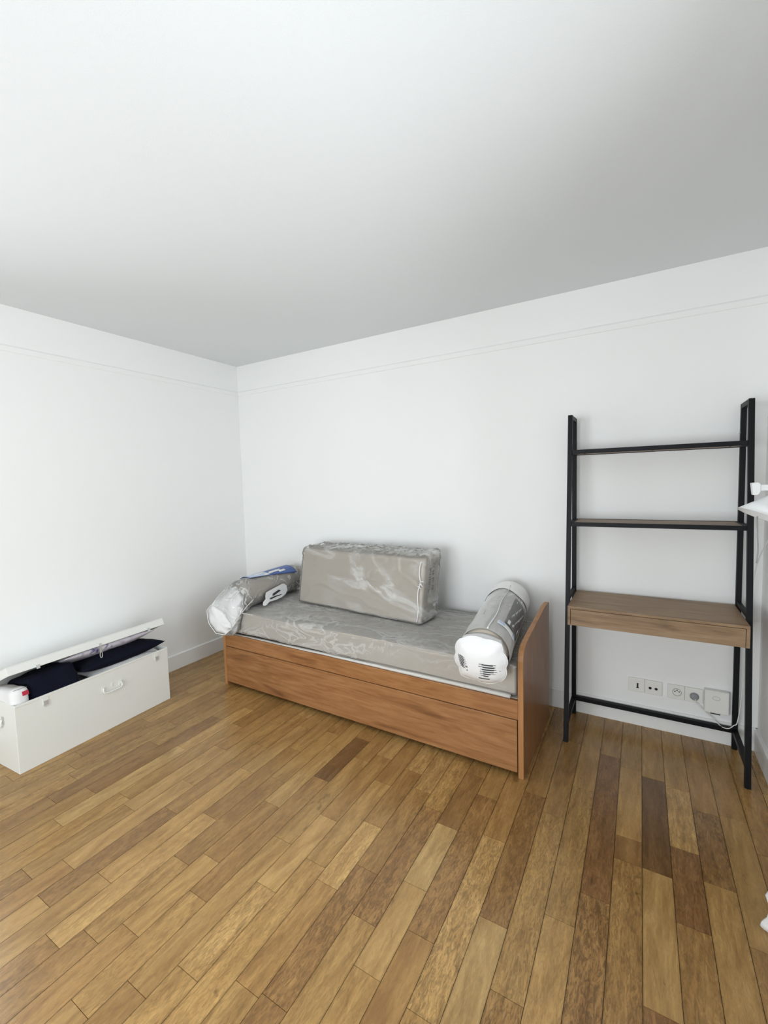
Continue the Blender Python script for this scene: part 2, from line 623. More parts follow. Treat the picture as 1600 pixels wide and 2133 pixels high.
TONES = [  # column, y inside the plank, tone, figure
    (0, -0.3, MID, .15), (0, -0.8, TAN, .15), (0, -1.6, MID, .3), (1, -0.3, MID, .1), (1, -0.8, BROWN, .75), (1, -1.3, TAN, .2),
    (2, -0.5, TAN, .1), (2, -1.2, RED, .55), (3, -0.2, TAN, .1), (3, -0.8, DARK, .3), (3, -1.6, RED, .5),
    (4, -0.5, TAN, .15), (4, -1.0, BROWN, .1), (4, -1.4, MID, .6), (4, -2.0, BROWN, .8), (5, -0.2, MID, .1),
    (5, -0.8, RED, .5), (5, -1.5, BROWN, .9), (6, -0.4, TAN, .1), (6, -1.0, TAN, .5), (6, -1.6, GOLD, .3),
    (7, -0.5, MID, .3), (7, -1.3, TAN, .6), (7, -2.0, MID, .8), (8, -0.5, MID, .3), (8, -1.2, BROWN, .6), (8, -1.8, PALE, .15),
    (9, -0.95, MID, .3), (9, -1.5, GOLD, .75), (9, -2.1, TAN, .5), (10, -1.3, BROWN, .7), (10, -1.9, MID, .1),
    (11, -1.0, BROWN, .3), (11, -1.35, PALE, .1), (11, -1.7, GOLD, .1), (11, -2.1, TAN, .3), (12, -1.4, BROWN, .8), (12, -1.9, TAN, .3),
    (13, -1.3, MID, .4), (13, -1.8, BROWN, .7), (13, -2.2, BROWN, .5), (14, -1.2, MID, .3), (14, -1.5, GOLD, .5), (14, -1.9, MID, .3), (14, -2.3, TAN, .3),
    (15, -1.3, TAN, .3), (15, -1.9, TAN, .4), (16, -1.2, MID, .2), (16, -1.6, GOLD, .1), (16, -1.9, GOLD, .6), (16, -2.3, TAN, .4),
    (17, -1.3, TAN, .2), (17, -1.9, TAN, .2), (18, -1.05, DARK, .3), (18, -1.5, MID, .3), (18, -2.1, TAN, .4),
    (19, -1.2, GOLD, .2), (19, -1.6, MID, .2), (19, -1.95, TAN, .1), (19, -2.2, MID, .2), (20, -1.1, TAN, .1), (20, -1.6, MID, .3),
    (20, -2.0, TAN, .4), (21, -1.4, MID, .2), (21, -1.9, GOLD, .3), (22, -1.15, GOLD, .1), (22, -1.7, TAN, .2), (22, -2.3, TAN, .2),
    (23, -1.4, MID, .3), (23, -1.95, BROWN, .6), (24, -1.3, TAN, .2), (24, -1.8, GOLD, .1), (25, -1.5, GOLD, .1), (25, -2.0, TAN, .2),
    (26, -1.4, TAN, .1), (26, -2.0, TAN, .3), (27, -1.7, PALE, .1), (28, -1.4, BROWN, .3), (28, -2.0, TAN, .2), (29, -1.7, BROWN, .2)]


def build_floor():
    bm = bmesh.new()
    box(bm, 0, W, -D, 0, -0.06, -0.004, 1)
    uvl = bm.loops.layers.uv.new('plank_uv')
    cl = bm.loops.layers.float_color.new('plank')
    sl = bm.loops.layers.float_color.new('plank_seed')
    ncol = int((EDGE0 - 0) / PITCH) + 2
    rnd = random.Random(11)
    for c in range(-2, ncol):
        x1 = min(EDGE0 - c * PITCH, W)
        x0 = max(EDGE0 - (c + 1) * PITCH, 0)
        if x1 - x0 < 0.005:
            continue
        js = sorted(JOINTS.get(c, []), reverse=True)
        ys = [0.0]
        start = js[0] if js else -rnd.uniform(0.2, 0.6)
        y = start
        pre = []
        while y < -0.75:
            y += rnd.uniform(0.33, 0.6)
            if y < -0.15:
                pre.append(y)
        ys += sorted(pre, reverse=True) + (js or [start])
        while ys[-1] > -D:
            ys.append(ys[-1] - rnd.uniform(0.33, 0.62))
        ys[-1] = -D
        for a, b2 in zip(ys, ys[1:]):
            b2 = max(b2, -D)
            if a - b2 < 0.02:
                continue
            tone, fig = None, None
            for (cc, yy, tn, fg) in TONES:
                if cc == c and b2 < yy < a:
                    tone, fig = tn, fg
            if tone is None:
                tone = rnd.choice([GOLD, TAN, TAN, TAN, MID, MID])
                fig = rnd.choice([.1, .2, .4, .6])
            fig = min(1.0, fig * 0.9 + 0.16)
            k = rnd.uniform(0.96, 1.04)
            col = list(srgb(*[min(255, t * k) for t in tone])[:3]) + [fig]
            g = 0.0007
            nv0 = len(bm.faces)
            box(bm, x0 + g, x1 - g, b2 + g, a - g, -0.004, 0.0, 0)
            bm.faces.ensure_lookup_table()
            sd = (rnd.random(), rnd.random(), rnd.random(), 1)
            for f in bm.faces[nv0:]:
                for lp in f.loops:
                    co = lp.vert.co
                    lp[uvl].uv = ((co.x - x0) / (x1 - x0), a - co.y)
                    lp[cl] = col
                    lp[sl] = sd
    me = bpy.data.meshes.new('floor')
    bmesh.ops.recalc_face_normals(bm, faces=bm.faces[:])
    bm.to_mesh(me)
    bm.free()
    me.materials.append(M['parquet'])
    me.materials.append(M['seam'])
    return struct(link(bpy.data.objects.new('floor', me)))


build_floor()

# ------------------------------------------------------------------ shell
T = 0.22
struct(obj('ceiling', B(-T, W + T, -D - T, T, H, H + 0.15), M['ceiling']))
struct(obj('wall_back', B(-T, W + T, 0, T, -0.06, H), M['wall']))
bm = bmesh.new()
box(bm, -T, FW[0], -D - T, -D, -0.06, H)
box(bm, FW[1], W + T, -D - T, -D, -0.06, H)
box(bm, FW[0], FW[1], -D - T, -D, -0.06, FW[2])
box(bm, FW[0], FW[1], -D - T, -D, FW[3], H)
struct(obj('wall_front', bm, M['wall']))


def side_wall(name, x0, x1, op):
    bm = bmesh.new()
    y0, y1, z0, z1 = op
    box(bm, x0, x1, -D, y0, -0.06, H)
    box(bm, x0, x1, y1, 0, -0.06, H)
    box(bm, x0, x1, y0, y1, -0.06, z0)
    box(bm, x0, x1, y0, y1, z1, H)
    return struct(obj(name, bm, M['wall']))


side_wall('wall_left', -T, 0, LW)
side_wall('wall_right', W, W + T, RW)


def baseboard(name, prof_dir, a, b):
    bm = bmesh.new()
    h, t = 0.118, 0.014
    prof = [(0, 0), (t, 0), (t, h - 0.006), (t - 0.006, h), (0, h)]
    if prof_dir == 'back':
        prism(bm, [(-u, v) for u, v in prof], 'x', a, b)
    elif prof_dir == 'left':
        prism(bm, prof, 'y', a, b)
    elif prof_dir == 'right':
        prism(bm, [(W - u, v) for u, v in prof], 'y', a, b)
    elif prof_dir == 'front':
        prism(bm, [(-D + u, v) for u, v in prof], 'x', a, b)
    return struct(obj(name, bm, M['trim']))


baseboard('baseboard_back', 'back', 0, W)
baseboard('baseboard_left', 'left', -D, 0)
baseboard('baseboard_right', 'right', -D, 0)
baseboard('baseboard_front', 'front', 0, W)


def rail(name, side):
    bm = bmesh.new()
    z0, t = 2.238, 0.007
    prof = [(0, z0), (t * 0.7, z0), (t, z0 + 0.004), (t, z0 + 0.030), (0, z0 + 0.040)]
    if side == 'back':
        prism(bm, [(-u, v) for u, v in prof], 'x', 0, W)
    elif side == 'left':
        prism(bm, prof, 'y', LW[1] + 0.0, 0)
    return struct(obj(name, bm, M['wall']))


rail('trim_1', 'back')
rail('trim_2', 'left')


def window(name, x_in, x_out, op, swap=False):
    y0, y1, z0, z1 = op
    fr = bmesh.new()

    def box(bm_, a_, b_, c_, d_, e_, f_):
        if swap:
            a_, b_, c_, d_ = c_, d_, a_, b_
        return globals()['box'](bm_, a_, b_, c_, d_, e_, f_)
    xm = (x_in + x_out) / 2
    a, b2 = min(xm, xm + 0.05), max(xm, xm + 0.05)
    w = 0.055
    box(fr, a, b2, y0, y1, z0, z0 + w)
    box(fr, a, b2, y0, y1, z1 - w, z1)
    box(fr, a, b2, y0, y0 + w, z0 + w, z1 - w)
    box(fr, a, b2, y1 - w, y1, z0 + w, z1 - w)
    ym = (y0 + y1) / 2
    box(fr, a, b2, ym - 0.04, ym + 0.04, z0 + w, z1 - w)
    o = struct(obj(name, fr, M['trim'], bevel=0.004))
    g = bpy.data.materials.new(name + '_glass')
    g.use_nodes = True
    nt = g.node_tree
    for n in list(nt.nodes):
        nt.nodes.remove(n)
    out = nd(nt, 'ShaderNodeOutputMaterial')
    t_ = nd(nt, 'ShaderNodeBsdfTransparent')
    gl = nd(nt, 'ShaderNodeBsdfGlossy')
    gl.inputs['Roughness'].default_value = 0.02
    frn = nd(nt, 'ShaderNodeFresnel')
    frn.inputs['IOR'].default_value = 1.3
    mix = nd(nt, 'ShaderNodeMixShader')
    nt.links.new(frn.outputs[0], mix.inputs['Fac'])
    nt.links.new(t_.outputs[0], mix.inputs[1])
    nt.links.new(gl.outputs[0], mix.inputs[2])
    nt.links.new(mix.outputs[0], out.inputs['Surface'])
    pn = bmesh.new()
    box(pn, xm + 0.022, xm + 0.028, y0 + w, ym - 0.04, z0 + w, z1 - w)
    box(pn, xm + 0.022, xm + 0.028, ym + 0.04, y1 - w, z0 + w, z1 - w)
    obj('pane', pn, g, o)
    return o


window('window_1', W, W + T, RW)
window('window_2', -T, 0, LW)
window('fill_window', -D - T, -D, FW, True)  # unseen window, added to go with the front fill light

# ------------------------------------------------------------------ daybed
TH = math.radians(-0.82)
bed = thing('daybed', 'brown wooden daybed with one tall rounded end panel, against the back wall',
            'bed', (0.583, -0.759, 0), TH)
BL_, BD = 2.11, 0.70      # length, depth
PT = 0.026
# tall right end panel with the shaped top
prof = [(0, 0.0), (0, 0.575), (0.006, 0.600), (0.020, 0.622), (0.045, 0.638), (0.085, 0.648)]
prof += [(0.50, 0.703), (0.525, 0.706), (0.612, 0.706), (0.62, 0.700), (0.62, 0.0)]
bm = bmesh.new()
prism(bm, prof, 'x', BL_ - PT, BL_)
for f in bm.faces:
    f.normal_update()
o = obj('end_panel', bm, [M['bed_panel'], M['bed_edge']], bed, bevel=0.0025)
for p in o.data.polygons:
    if abs(p.normal.x) < 0.5:
        p.material_index = 1
part_label(o, 'tall right end panel with rounded sloping top')
# low left end panel
o = obj('end_panel', B(-0.012, PT - 0.012, 0, BD, 0, 0.386), [M['bed_panel'], M['bed_edge']], bed, bevel=0.002)
for p in o.data.polygons:
    if abs(p.normal.x) < 0.5:
        p.material_index = 1
part_label(o, 'low left end panel')
obj('front_rail', B(PT - 0.012, BL_ - PT, 0.002, 0.024, 0.288, 0.380), M['bed'], bed, bevel=0.002)
obj('back_rail', B(PT - 0.012, BL_ - PT, BD - 0.02, BD, 0.10, 0.380), M['bed'], bed, bevel=0.002)
dr = obj('trundle_drawer', B(PT - 0.011, BL_ - PT - 0.004, 0.000, 0.022, 0.027, 0.284), M['bed_drawer'], bed, bevel=0.002)
bm = bmesh.new()
box(bm, PT + 0.03, BL_ - PT - 0.03, 0.022, BD - 0.05, 0.06, 0.075)
box(bm, PT + 0.03, PT + 0.045, 0.022, BD - 0.05, 0.075, 0.20)
box(bm, BL_ - PT - 0.045, BL_ - PT - 0.03, 0.022, BD - 0.05, 0.075, 0.20)
box(bm, PT + 0.045, BL_ - PT - 0.045, BD - 0.065, BD - 0.05, 0.075, 0.20)
obj('drawer_box', bm, M['bed'], dr)
for cx in (0.2, 1.0, 1.85):
    for cy in (0.10, 0.55):
        bm = bmesh.new()
        tube(bm, [(cx - 0.012, cy, 0.0255), (cx + 0.012, cy, 0.0255)], 0.025, 14)
        box(bm, cx - 0.014, cx + 0.014, cy - 0.012, cy + 0.012, 0.040, 0.060)
        obj('castor', bm, M['hole'], dr)
# white base board under the mattress
o = obj('slat_base', B(PT + 0.01, BL_ - PT - 0.004, 0.026, BD - 0.022, 0.35, 0.3805), M['white_plastic'], bed)
part_label(o, 'white base board')

# mattress (rests on the bed: a thing of its own)
MT = 0.545


def matt_fn(p, n):
    q = p.copy()
    k = 0.0035
    q += n * (N3(p, 6.0, 3.1) * k + N3(p, 17.0, 9.1) * 0.0012)
    return q


mat = thing('mattress', 'long grey-taupe mattress sealed in clear plastic, lying on the wooden daybed', 'mattress',
            (0.583, -0.759, 0), TH)
mx0, mx1, my0, my1, mz0, mz1 = 0.022, 2.074, 0.012, 0.70, 0.398, MT
mc = Vector(((mx0 + mx1) / 2, (my0 + my1) / 2, (mz0 + mz1) / 2))
bm = rbox(mx1 - mx0 - 0.006, my1 - my0 - 0.006, mz1 - mz0 - 0.006, 0.016, 60, 22, 5, matt_fn)
bmesh.ops.translate(bm, verts=bm.verts[:], vec=mc)
obj('cover', bm, M['taupe'], mat, smooth=True)


def piping_path(z, off=0.0):
    pts = []
    x0, x1, y0, y1 = mx0 + off, mx1 - off, my0 + off, my1 - off
    for (a, b2, n) in (((x0, y0), (x1, y0), 50), ((x1, y0), (x1, y1), 18), ((x1, y1), (x0, y1), 50), ((x0, y1), (x0, y0), 18)):
        for i in range(n):
            t = i / n
            pts.append((a[0] + (b2[0] - a[0]) * t, a[1] + (b2[1] - a[1]) * t, z))
    return [(p[0], p[1], p[2] + N3(p, 5, 2) * 0.004) for p in pts]


bm = bmesh.new()
pp_ = piping_path(MT - 0.006, 0.001)
tube(bm, pp_ + [pp_[0]], 0.0042, 8, cap=False)
obj('piping', bm, M['taupe'], mat, smooth=True)
M['film_mat'] = film('mattress_film', 0.16, 0.24, 6.0, 1.3, 0.22, (0.7, 1.2, 1.6), 0.45)


def film_matt_fn(p, n):
    q = p.copy()
    d = 0.0035 + max(0, N3(p, 5.0, 7.7)) * 0.008 + N3(p, 14, 2.2) * 0.003
    edge = max(0.0, 1 - abs(p.z - (mz1 - mz0) / 2) / 0.03)
    d += 0.005 * edge * abs(N3(p, 22, 4.4)) * 2
    if n.z < -0.7:
        d = 0.0
    return q + n * max(d, 0.0012)


bm = rbox(mx1 - mx0, my1 - my0, mz1 - mz0, 0.016, 130, 46, 10, film_matt_fn)
bmesh.ops.translate(bm, verts=bm.verts[:], vec=mc)
part_label(obj('plastic_wrap', bm, M['film_mat'], mat, smooth=True), 'clear polythene wrap with soft creases')
# loose white sheet edge between mattress and rail, thicker toward the right end
bm = bmesh.new()
secs = []
for i in range(60):
    x = 0.08 + (2.045 - 0.08) * i / 59
    h = 0.001 + 0.015 * min(1, i / 45) + 0.002 * noise.noise(Vector((x * 9, 0, 0)))
    yy = 0.009 - 0.004 * noise.noise(Vector((x * 6, 3, 0)))
    z0 = 0.3815
    ring = [(x, 0.05, z0), (x, yy, z0), (x, yy - 0.003, z0 + h * 0.5), (x, yy, z0 + h), (x, 0.05, z0 + h * 0.9)]
    secs.append(ring)
loft(bm, secs)
M['underlay'] = plain('underlay_cotton', srgb(205, 202, 196), 0.9)
tag_o = obj('mattress_underlay', bm, M['underlay'], None, smooth=True)
tag_o.location = bed.location
tag_o.rotation_euler = (0, 0, TH)
tag(tag_o, 'thin white underlay sheet showing as a strip between mattress and front rail', 'sheet')

# ------------------------------------------------------------------ back cushion block
cush = thing('back_cushion', 'large rectangular grey cushion block in crinkled clear plastic, standing on the mattress',
             'cushion', (0.950, -0.374, MT + 0.006), math.atan2(-0.097, 1.07))
CL, CT, CH = 1.064, 0.208, 0.396
SH = 0.075 / 0.402


def shear(p):
    return Vector((p.x, p.y + SH * (p.z + CH / 2), p.z))


def cush_fn(p, n):
    q = p + n * (N3(p, 5.0, 1.1) * 0.004 - 0.004)
    return shear(q)


bm = rbox(CL, CT, CH, 0.022, 40, 10, 18, cush_fn)
bmesh.ops.translate(bm, verts=bm.verts[:], vec=(CL / 2, CT / 2, CH / 2 + 0.003))
obj('cushion_body', bm, M['taupe'], cush, smooth=True)


def ridge(p, s, seed, w=0.10):
    v = N3(p, s, seed) + 0.35 * N3(p, s * 2.3, seed + 5)
    return max(0.0, 1 - abs(v) / w)


def wrap_fn(p, n):
    d = 0.004
    # long diagonal folds sweeping over the front
    warp = Vector((p.x * 0.55 + p.z * 0.9, p.y * 0.6, p.z * 1.25 - p.x * 0.45))
    d += 0.006 * ridge(warp, 4.2, 2.3, 0.12) + 0.0035 * ridge(warp, 8.5, 6.1, 0.14)
    # gathered film along the top and at the right end
    top = max(0.0, (p.z - (CH / 2 - 0.05)) / 0.05)
    d += top * (0.001 + 0.008 * abs(N3(p, 9, 3.3)) + 0.008 * ridge(p, 12, 1.2, 0.12))
    rt = max(0.0, (p.x - (CL / 2 - 0.03)) / 0.03)
    d += rt * (0.001 + 0.007 * abs(N3(p, 11, 8.3)))
    if n.z < -0.6:
        d = 0.001
    if p.z < -CH / 2 + 0.02:
        d = min(d, 0.006)
    back = n.y > 0.7
    if back:
        d = min(d, 0.01)
    lift = 0.0
    if n.z > 0.6:
        # the loose film stands up toward the back edge
        lift = 0.022 * max(0, (p.y + CT / 2) / CT) * min(1, max(0, (p.x + CL / 2) / CL + 0.35))
    q = p + n * d
    q.z += lift
    q = shear(q)
    q.z = max(q.z, -CH / 2 - 0.0015)
    return q


M['film_cush'] = film('cushion_film', 0.08, 0.36, 3.4, 4.4, 0.2, (0.55, 1.0, 1.5), 0.5, math.radians(-24), 0.075, 0.9)
bm = rbox(CL, CT, CH, 0.020, 150, 34, 64, wrap_fn)
bmesh.ops.translate(bm, verts=bm.verts[:], vec=(CL / 2, CT / 2, CH / 2 + 0.003))
wr = obj('plastic_wrap', bm, M['film_cush'], cush, smooth=True)
part_label(wr, 'crinkled clear polythene wrap with milky folds')
# heat-sealed seam running down the front right edge, white knot half way
bm = bmesh.new()
sx = CL - 0.02
pts = [(sx + 0.006 * math.sin(i * 1.1), -0.012 + SH * (z) - 0.002 * (i % 2), z) for i, z in
       enumerate([0.02, 0.06, 0.10, 0.14, 0.18, 0.21, 0.235, 0.25, 0.27, 0.30, 0.33, 0.36, 0.385])]
tube(bm, smooth_path(pts, 4), 0.003, 6, rs=None)
for k in range(5):
    a = Vector((sx - 0.018 + 0.006 * k, -0.012 + SH * 0.25, 0.225 + 0.008 * k))
    b2 = a + Vector((0.026, -0.004, 0.012 * (-1) ** k))
    tube(bm, [a, (a + b2) / 2 + Vector((0, -0.004, 0.003)), b2], 0.0028, 6)
M['milky'] = plain('milky_polythene', (0.78, 0.78, 0.77, 1), 0.18, spec=0.8)
M['milky_thin'] = film('milky_film', 0.42, 0.4, 14.0, 8.8, 0.15, (1, 1, 1), 0.3)
obj('heat_seal', bm, M['milky'], wr, smooth=True)
# handwriting on the right end
bm = bmesh.new()
rnd = random.Random(5)
ex = CL + 0.0105


def scrawl(y0, z0, length, h, seed):
    """one line of quick marker letters running down the end face"""
    r_ = random.Random(seed)
    z = z0
    while z > z0 - length:
        w = r_.uniform(0.008, 0.016)
        if r_.random() < 0.14:
            z -= w
            continue
        kind = r_.randint(0, 3)
        if kind == 0:
            pts = [(0, 0), (h, 0.1 * w), (h * 0.5, w * 0.5), (h, w * 0.9), (0, w)]
        elif kind == 1:
            pts = [(h * 0.5 + h * 0.5 * math.cos(t), w * 0.5 + w * 0.45 * math.sin(t)) for t in [i * 0.9 for i in range(8)]]
        elif kind == 2:
            pts = [(h, 0), (0.1 * h, w * 0.2), (0, w * 0.7), (h * 0.8, w * 0.9), (0, w * 0.9)]
        else:
            pts = [(h * 0.9, w * 0.8), (h, w * 0.2), (h * 0.6, w * 0.1), (h * 0.4, w * 0.8), (0, w * 0.6), (h * 0.1, 0)]
        P3 = [(ex, y0 + u + SH * (z - v), z - v) for u, v in pts]
        tube(bm, P3, 0.0009, 5)
        z -= w * 1.35


scrawl(0.052, 0.335, 0.15, 0.020, 3)
scrawl(0.092, 0.362, 0.17, 0.020, 8)
obj('marker_writing', bm, M['ink'], wr)

# ------------------------------------------------------------------ bolsters


def ring_pts(c, ax, up, r, n=28, sq=0.0, rot=0.0, rx=1.0, rz=1.0, fl=None):
    """ring of n points round centre c in the plane normal to ax; sq squares it up"""
    ax = ax.normalized()
    s = ax.cross(up).normalized()
    u = s.cross(ax).normalized()
    out = []
    for k in range(n):
        t = 2 * PI * k / n + rot
        ct, st = math.cos(t), math.sin(t)
        q = 1.0 + sq * (1.0 / max(abs(ct), abs(st)) - 1.0)
        p = c + s * (ct * r * q * rx) + u * (st * r * q * rz)
        if fl:
            p = fl(p)
        out.append(p)
    return out


def bolster_body(name, A, Bp, r, mat_, parent, flat, n=30, secs=26, round_=0.018, wob=0.002, seed=0.0, inset=0.0):
    bm = bmesh.new()
    ax = (Bp - A).normalized()
    Ln = (Bp - A).length
    rings = []
    ts = [0.0, 0.004, 0.010, round_] + [round_ + (Ln - 2 * round_) * i / secs for i in range(1, secs)] + \
         [Ln - round_, Ln - 0.010, Ln - 0.004, Ln]
    for t in ts:
        d = min(t, Ln - t)
        rr = r - inset
        if d < round_:
            rr = r - inset - round_ + math.sqrt(max(0, round_ ** 2 - (round_ - d) ** 2))
        c = A + ax * t
        ring = ring_pts(c, ax, Vector((0, 0, 1)), rr, n, fl=flat)
        ring = [p + (p - c).normalized() * (N3(p, 9, seed) * wob) for p in ring]
        rings.append([flat(p) for p in ring])
    loft(bm, rings)
    return obj(name, bm, mat_, parent, smooth=True)


def flat_on_mattress(p, eps=0.001, edge=-0.775):
    if p.y > edge:
        z = MT + 0.012 + eps
    elif p.y > edge - 0.05:
        z = MT + 0.012 + eps - (edge - p.y) * 0.9
    else:
        z = -9
    return Vector((p.x, p.y, max(p.z, z)))


# --- right bolster
rb = thing('bolster', 'plastic-wrapped grey bolster with white scalloped end cap beside the tall bed end panel', 'cushion',
           (0, 0, 0), 0, 'wrapped bolsters on the daybed')
A = Vector((2.455, -0.10, 0.676))
Bp = Vector((2.535, -0.880, 0.628))
RR = 0.112
bolster_body('bolster_body', A, Bp, RR, M['taupe'], rb, flat_on_mattress, seed=1.0, inset=0.004)
axr = (Bp - A).normalized()
# clear film round it, a little longer at the wall end where it gathers white
M['film_bol'] = film('bolster_film', 0.36, 0.40, 8.0, 2.2, 0.16, (1.0, 0.35, 1.0), 0.5)
bm = bmesh.new()
rings = []
n = 48
for i in range(46):
    t = i / 45
    s_ = -0.045 + t * ((Bp - A).length + 0.052)
    c = A + axr * s_
    rr = RR + 0.005
    if i < 5:
        rr = RR * (0.60 + 0.105 * i)
    ring = ring_pts(c, axr, Vector((0, 0, 1)), rr, n)
    q = []
    for k, p in enumerate(ring):
        d = 0.004 * ridge(Vector((p.x, p.y * 0.35, p.z)), 7.5, 3.0, 0.14) + 0.002 * N3(p, 16, 2)
        p = p + (p - c).normalized() * d
        p = flat_on_mattress(p, 0.0)
        p.y = min(p.y, -0.012)
        q.append(p)
    rings.append(q)
loft(bm, rings, True, False)
wr2 = obj('plastic_wrap', bm, M['film_bol'], rb, smooth=True)
# white gathered hood at the wall end
M['film_hood'] = film('milky_hood', 0.80, 0.3, 10.0, 5.2, 0.3, (1, 1, 1), 0.3)
bm = bmesh.new()
rings = []
for i in range(12):
    t = i / 11
    s_ = -0.052 + t * 0.235
    c = A + axr * s_
    rr = RR + 0.009
    if i < 4:
        rr = (RR + 0.009) * (0.62 + 0.127 * i)
    ring = ring_pts(c, axr, Vector((0, 0, 1)), rr, n)
    q = []
    for k, p in enumerate(ring):
        edge = 0.018 * math.sin(k * 2 * PI / n * 3 + 1) if i > 7 else 0
        p = p + axr * edge + (p - c).normalized() * (0.003 * N3(p, 14, 6))
        p = flat_on_mattress(p, -0.004)
        p.y = min(p.y, -0.006)
        q.append(p)
    rings.append(q)
loft(bm, rings, True, False)
part_label(obj('wrap_hood', bm, M['film_hood'], wr2, smooth=True), 'milky white gathered film at the wall end')


def on_cyl(ax_, A_, r, s_, ang):
    """point on the bolster: s metres from the rear, ang degrees from straight up toward +x side"""
    side = ax_.cross(Vector((0, 0, 1))).normalized()
    if side.x < 0:
        side = -side
    up = side.cross(ax_).normalized()
    if up.z < 0:
        up = -up
    a = math.radians(ang)
    return A_ + ax_ * s_ + up * (math.cos(a) * r) + side * (math.sin(a) * r)


def patch(bm, ax_, A_, r, s0, s1, a0, a1, ns=8, na=8, mi=0, th=0.0008, a1b=None):
    V = []
    e0, e1 = a1, (a1 if a1b is None else a1b)
    for i in range(ns + 1):
        row = []
        for j in range(na + 1):
            ae = e0 + (e1 - e0) * i / ns
            row.append(bm.verts.new(on_cyl(ax_, A_, r, s0 + (s1 - s0) * i / ns, a0 + (ae - a0) * j / na)))
        V.append(row)
    V2 = []
    for i in range(ns + 1):
        row = []
        for j in range(na + 1):
            ae = e0 + (e1 - e0) * i / ns
            row.append(bm.verts.new(on_cyl(ax_, A_, r + th, s0 + (s1 - s0) * i / ns, a0 + (ae - a0) * j / na)))
        V2.append(row)
    for G in (V, V2):
        for i in range(ns):
            for j in range(na):
                f = bm.faces.new((G[i][j], G[i + 1][j], G[i + 1][j + 1], G[i][j + 1]))
                f.material_index = mi
    rim = [(i, 0) for i in range(ns)] + [(ns, j) for j in range(na)] + [(i, na) for i in range(ns, 0, -1)] + [(0, j) for j in range(na, 0, -1)]
    for k in range(len(rim)):
        a, b2 = rim[k], rim[(k + 1) % len(rim)]
        f = bm.faces.new((V[a[0]][a[1]], V[b2[0]][b2[1]], V2[b2[0]][b2[1]], V2[a[0]][a[1]]))
        f.material_index = mi


# long dark print panel on the right flank, pale markings over it
RO = RR + 0.0085
bm = bmesh.new()
patch(bm, axr, A, RO, 0.26, 0.63, 38, 88, 16, 10)
M['dark_print'] = plain('dark_grey_print', srgb(96, 95, 93), 0.35, bump=0.3, bscale=50, var=0.25)
lb = obj('printed_panel', bm, M['dark_print'], wr2, smooth=True)
bm = bmesh.new()
rnd = random.Random(21)
for k in range(22):
    s_ = 0.29 + 0.012 * k
    a_ = 46 + (k * 17) % 36
    patch(bm, axr, A, RO + 0.0012, s_, s_ + rnd.uniform(0.02, 0.05), a_, a_ + rnd.uniform(0.6, 1.4), 2, 1)
patch(bm, axr, A, RO + 0.0012, 0.575, 0.62, 43, 50, 3, 2)
patch(bm, axr, A, RO + 0.0012, 0.575, 0.60, 57, 61, 3, 2)
obj('print_marks', bm, M['soft_white'] if 'soft_white' in M else M['paper'], lb)
# white self-adhesive label beside it with pale grey blocks
bm = bmesh.new()
patch(bm, axr, A, RO, 0.645, 0.685, 22, 78, 4, 12)
sl_ = obj('sticker', bm, M['paper'], wr2, smooth=True)
bm = bmesh.new()
patch(bm, axr, A, RO + 0.0012, 0.650, 0.678, 25, 40, 2, 4)
patch(bm, axr, A, RO + 0.0012, 0.652, 0.678, 66, 74, 2, 2)
obj('print_blocks', bm, M['pale_blue'], sl_)
# zip line / white drawstring along the top
bm = bmesh.new()
pts = [on_cyl(axr, A, RO + 0.002, 0.10 + i * 0.043, 10 + 2 * math.sin(i * 0.7) + i * 0.1) for i in range(17)]
tube(bm, smooth_path(pts, 3), 0.0032, 8, rs=[0.0016 + 0.0022 * min(1, (i / 48) ** 1.5) for i in range(len(smooth_path(pts, 3)))])
obj('zip_strip', bm, M['milky'], rb, smooth=True)
bm = bmesh.new()
pts = [on_cyl(axr, A, RR + 0.003, 0.14 + i * 0.05, -22 + 3 * math.sin(i * 0.9)) for i in range(10)]
tube(bm, smooth_path(pts, 3), 0.002, 6)
obj('seam', bm, M['soft_ink'], rb, smooth=True)

# end cap: puffed white pouch with scalloped rim hanging over the mattress edge
capc = Vector((2.535, -0.928, 0.612))
cap_ax = Vector((0.02, -1.0, -0.16)).normalized()


def cap_ring(s_, rx, rz, scal, n=64, dx=0.0, dz=0.0):
    c = capc + cap_ax * s_ + Vector((dx, 0, dz))
    side = Vector((1, 0, 0))
    up = side.cross(cap_ax).normalized()
    if up.z < 0:
        up = -up
    out = []
    for k in range(n):
        t = 2 * PI * k / n
        ct, st = math.cos(t), math.sin(t)
        q = 1 + 0.35 * (1 / max(abs(ct), abs(st)) - 1)
        w = 1 + scal * 1.5 * (abs(math.sin(t * 4.0 + 0.7 + 0.5 * math.sin(t * 2))) ** 0.7 - 0.7) + scal * 0.4 * math.sin(t * 2 + 1)
        out.append(c + side * (ct * rx * q * w) + up * (st * rz * q * w))
    return out


bm = bmesh.new()
cr_ = [cap_ring(-0.055, 0.104, 0.104, 0.0), cap_ring(-0.035, 0.108, 0.106, 0.01), cap_ring(-0.012, 0.112, 0.108, 0.03),
       cap_ring(0.0, 0.118, 0.114, 0.05), cap_ring(0.006, 0.118, 0.114, 0.06), cap_ring(0.010, 0.112, 0.108, 0.05),
       cap_ring(0.020, 0.104, 0.100, 0.03), cap_ring(0.032, 0.090, 0.086, 0.02), cap_ring(0.042, 0.066, 0.063, 0.01),
       cap_ring(0.048, 0.036, 0.034, 0.0), cap_ring(0.049, 0.012, 0.012, 0.0)]
loft(bm, cr_)
ec = obj('end_cap', bm, M['paper'], rb, smooth=True)
part_label(ec, 'puffed white end cap with scalloped rim')
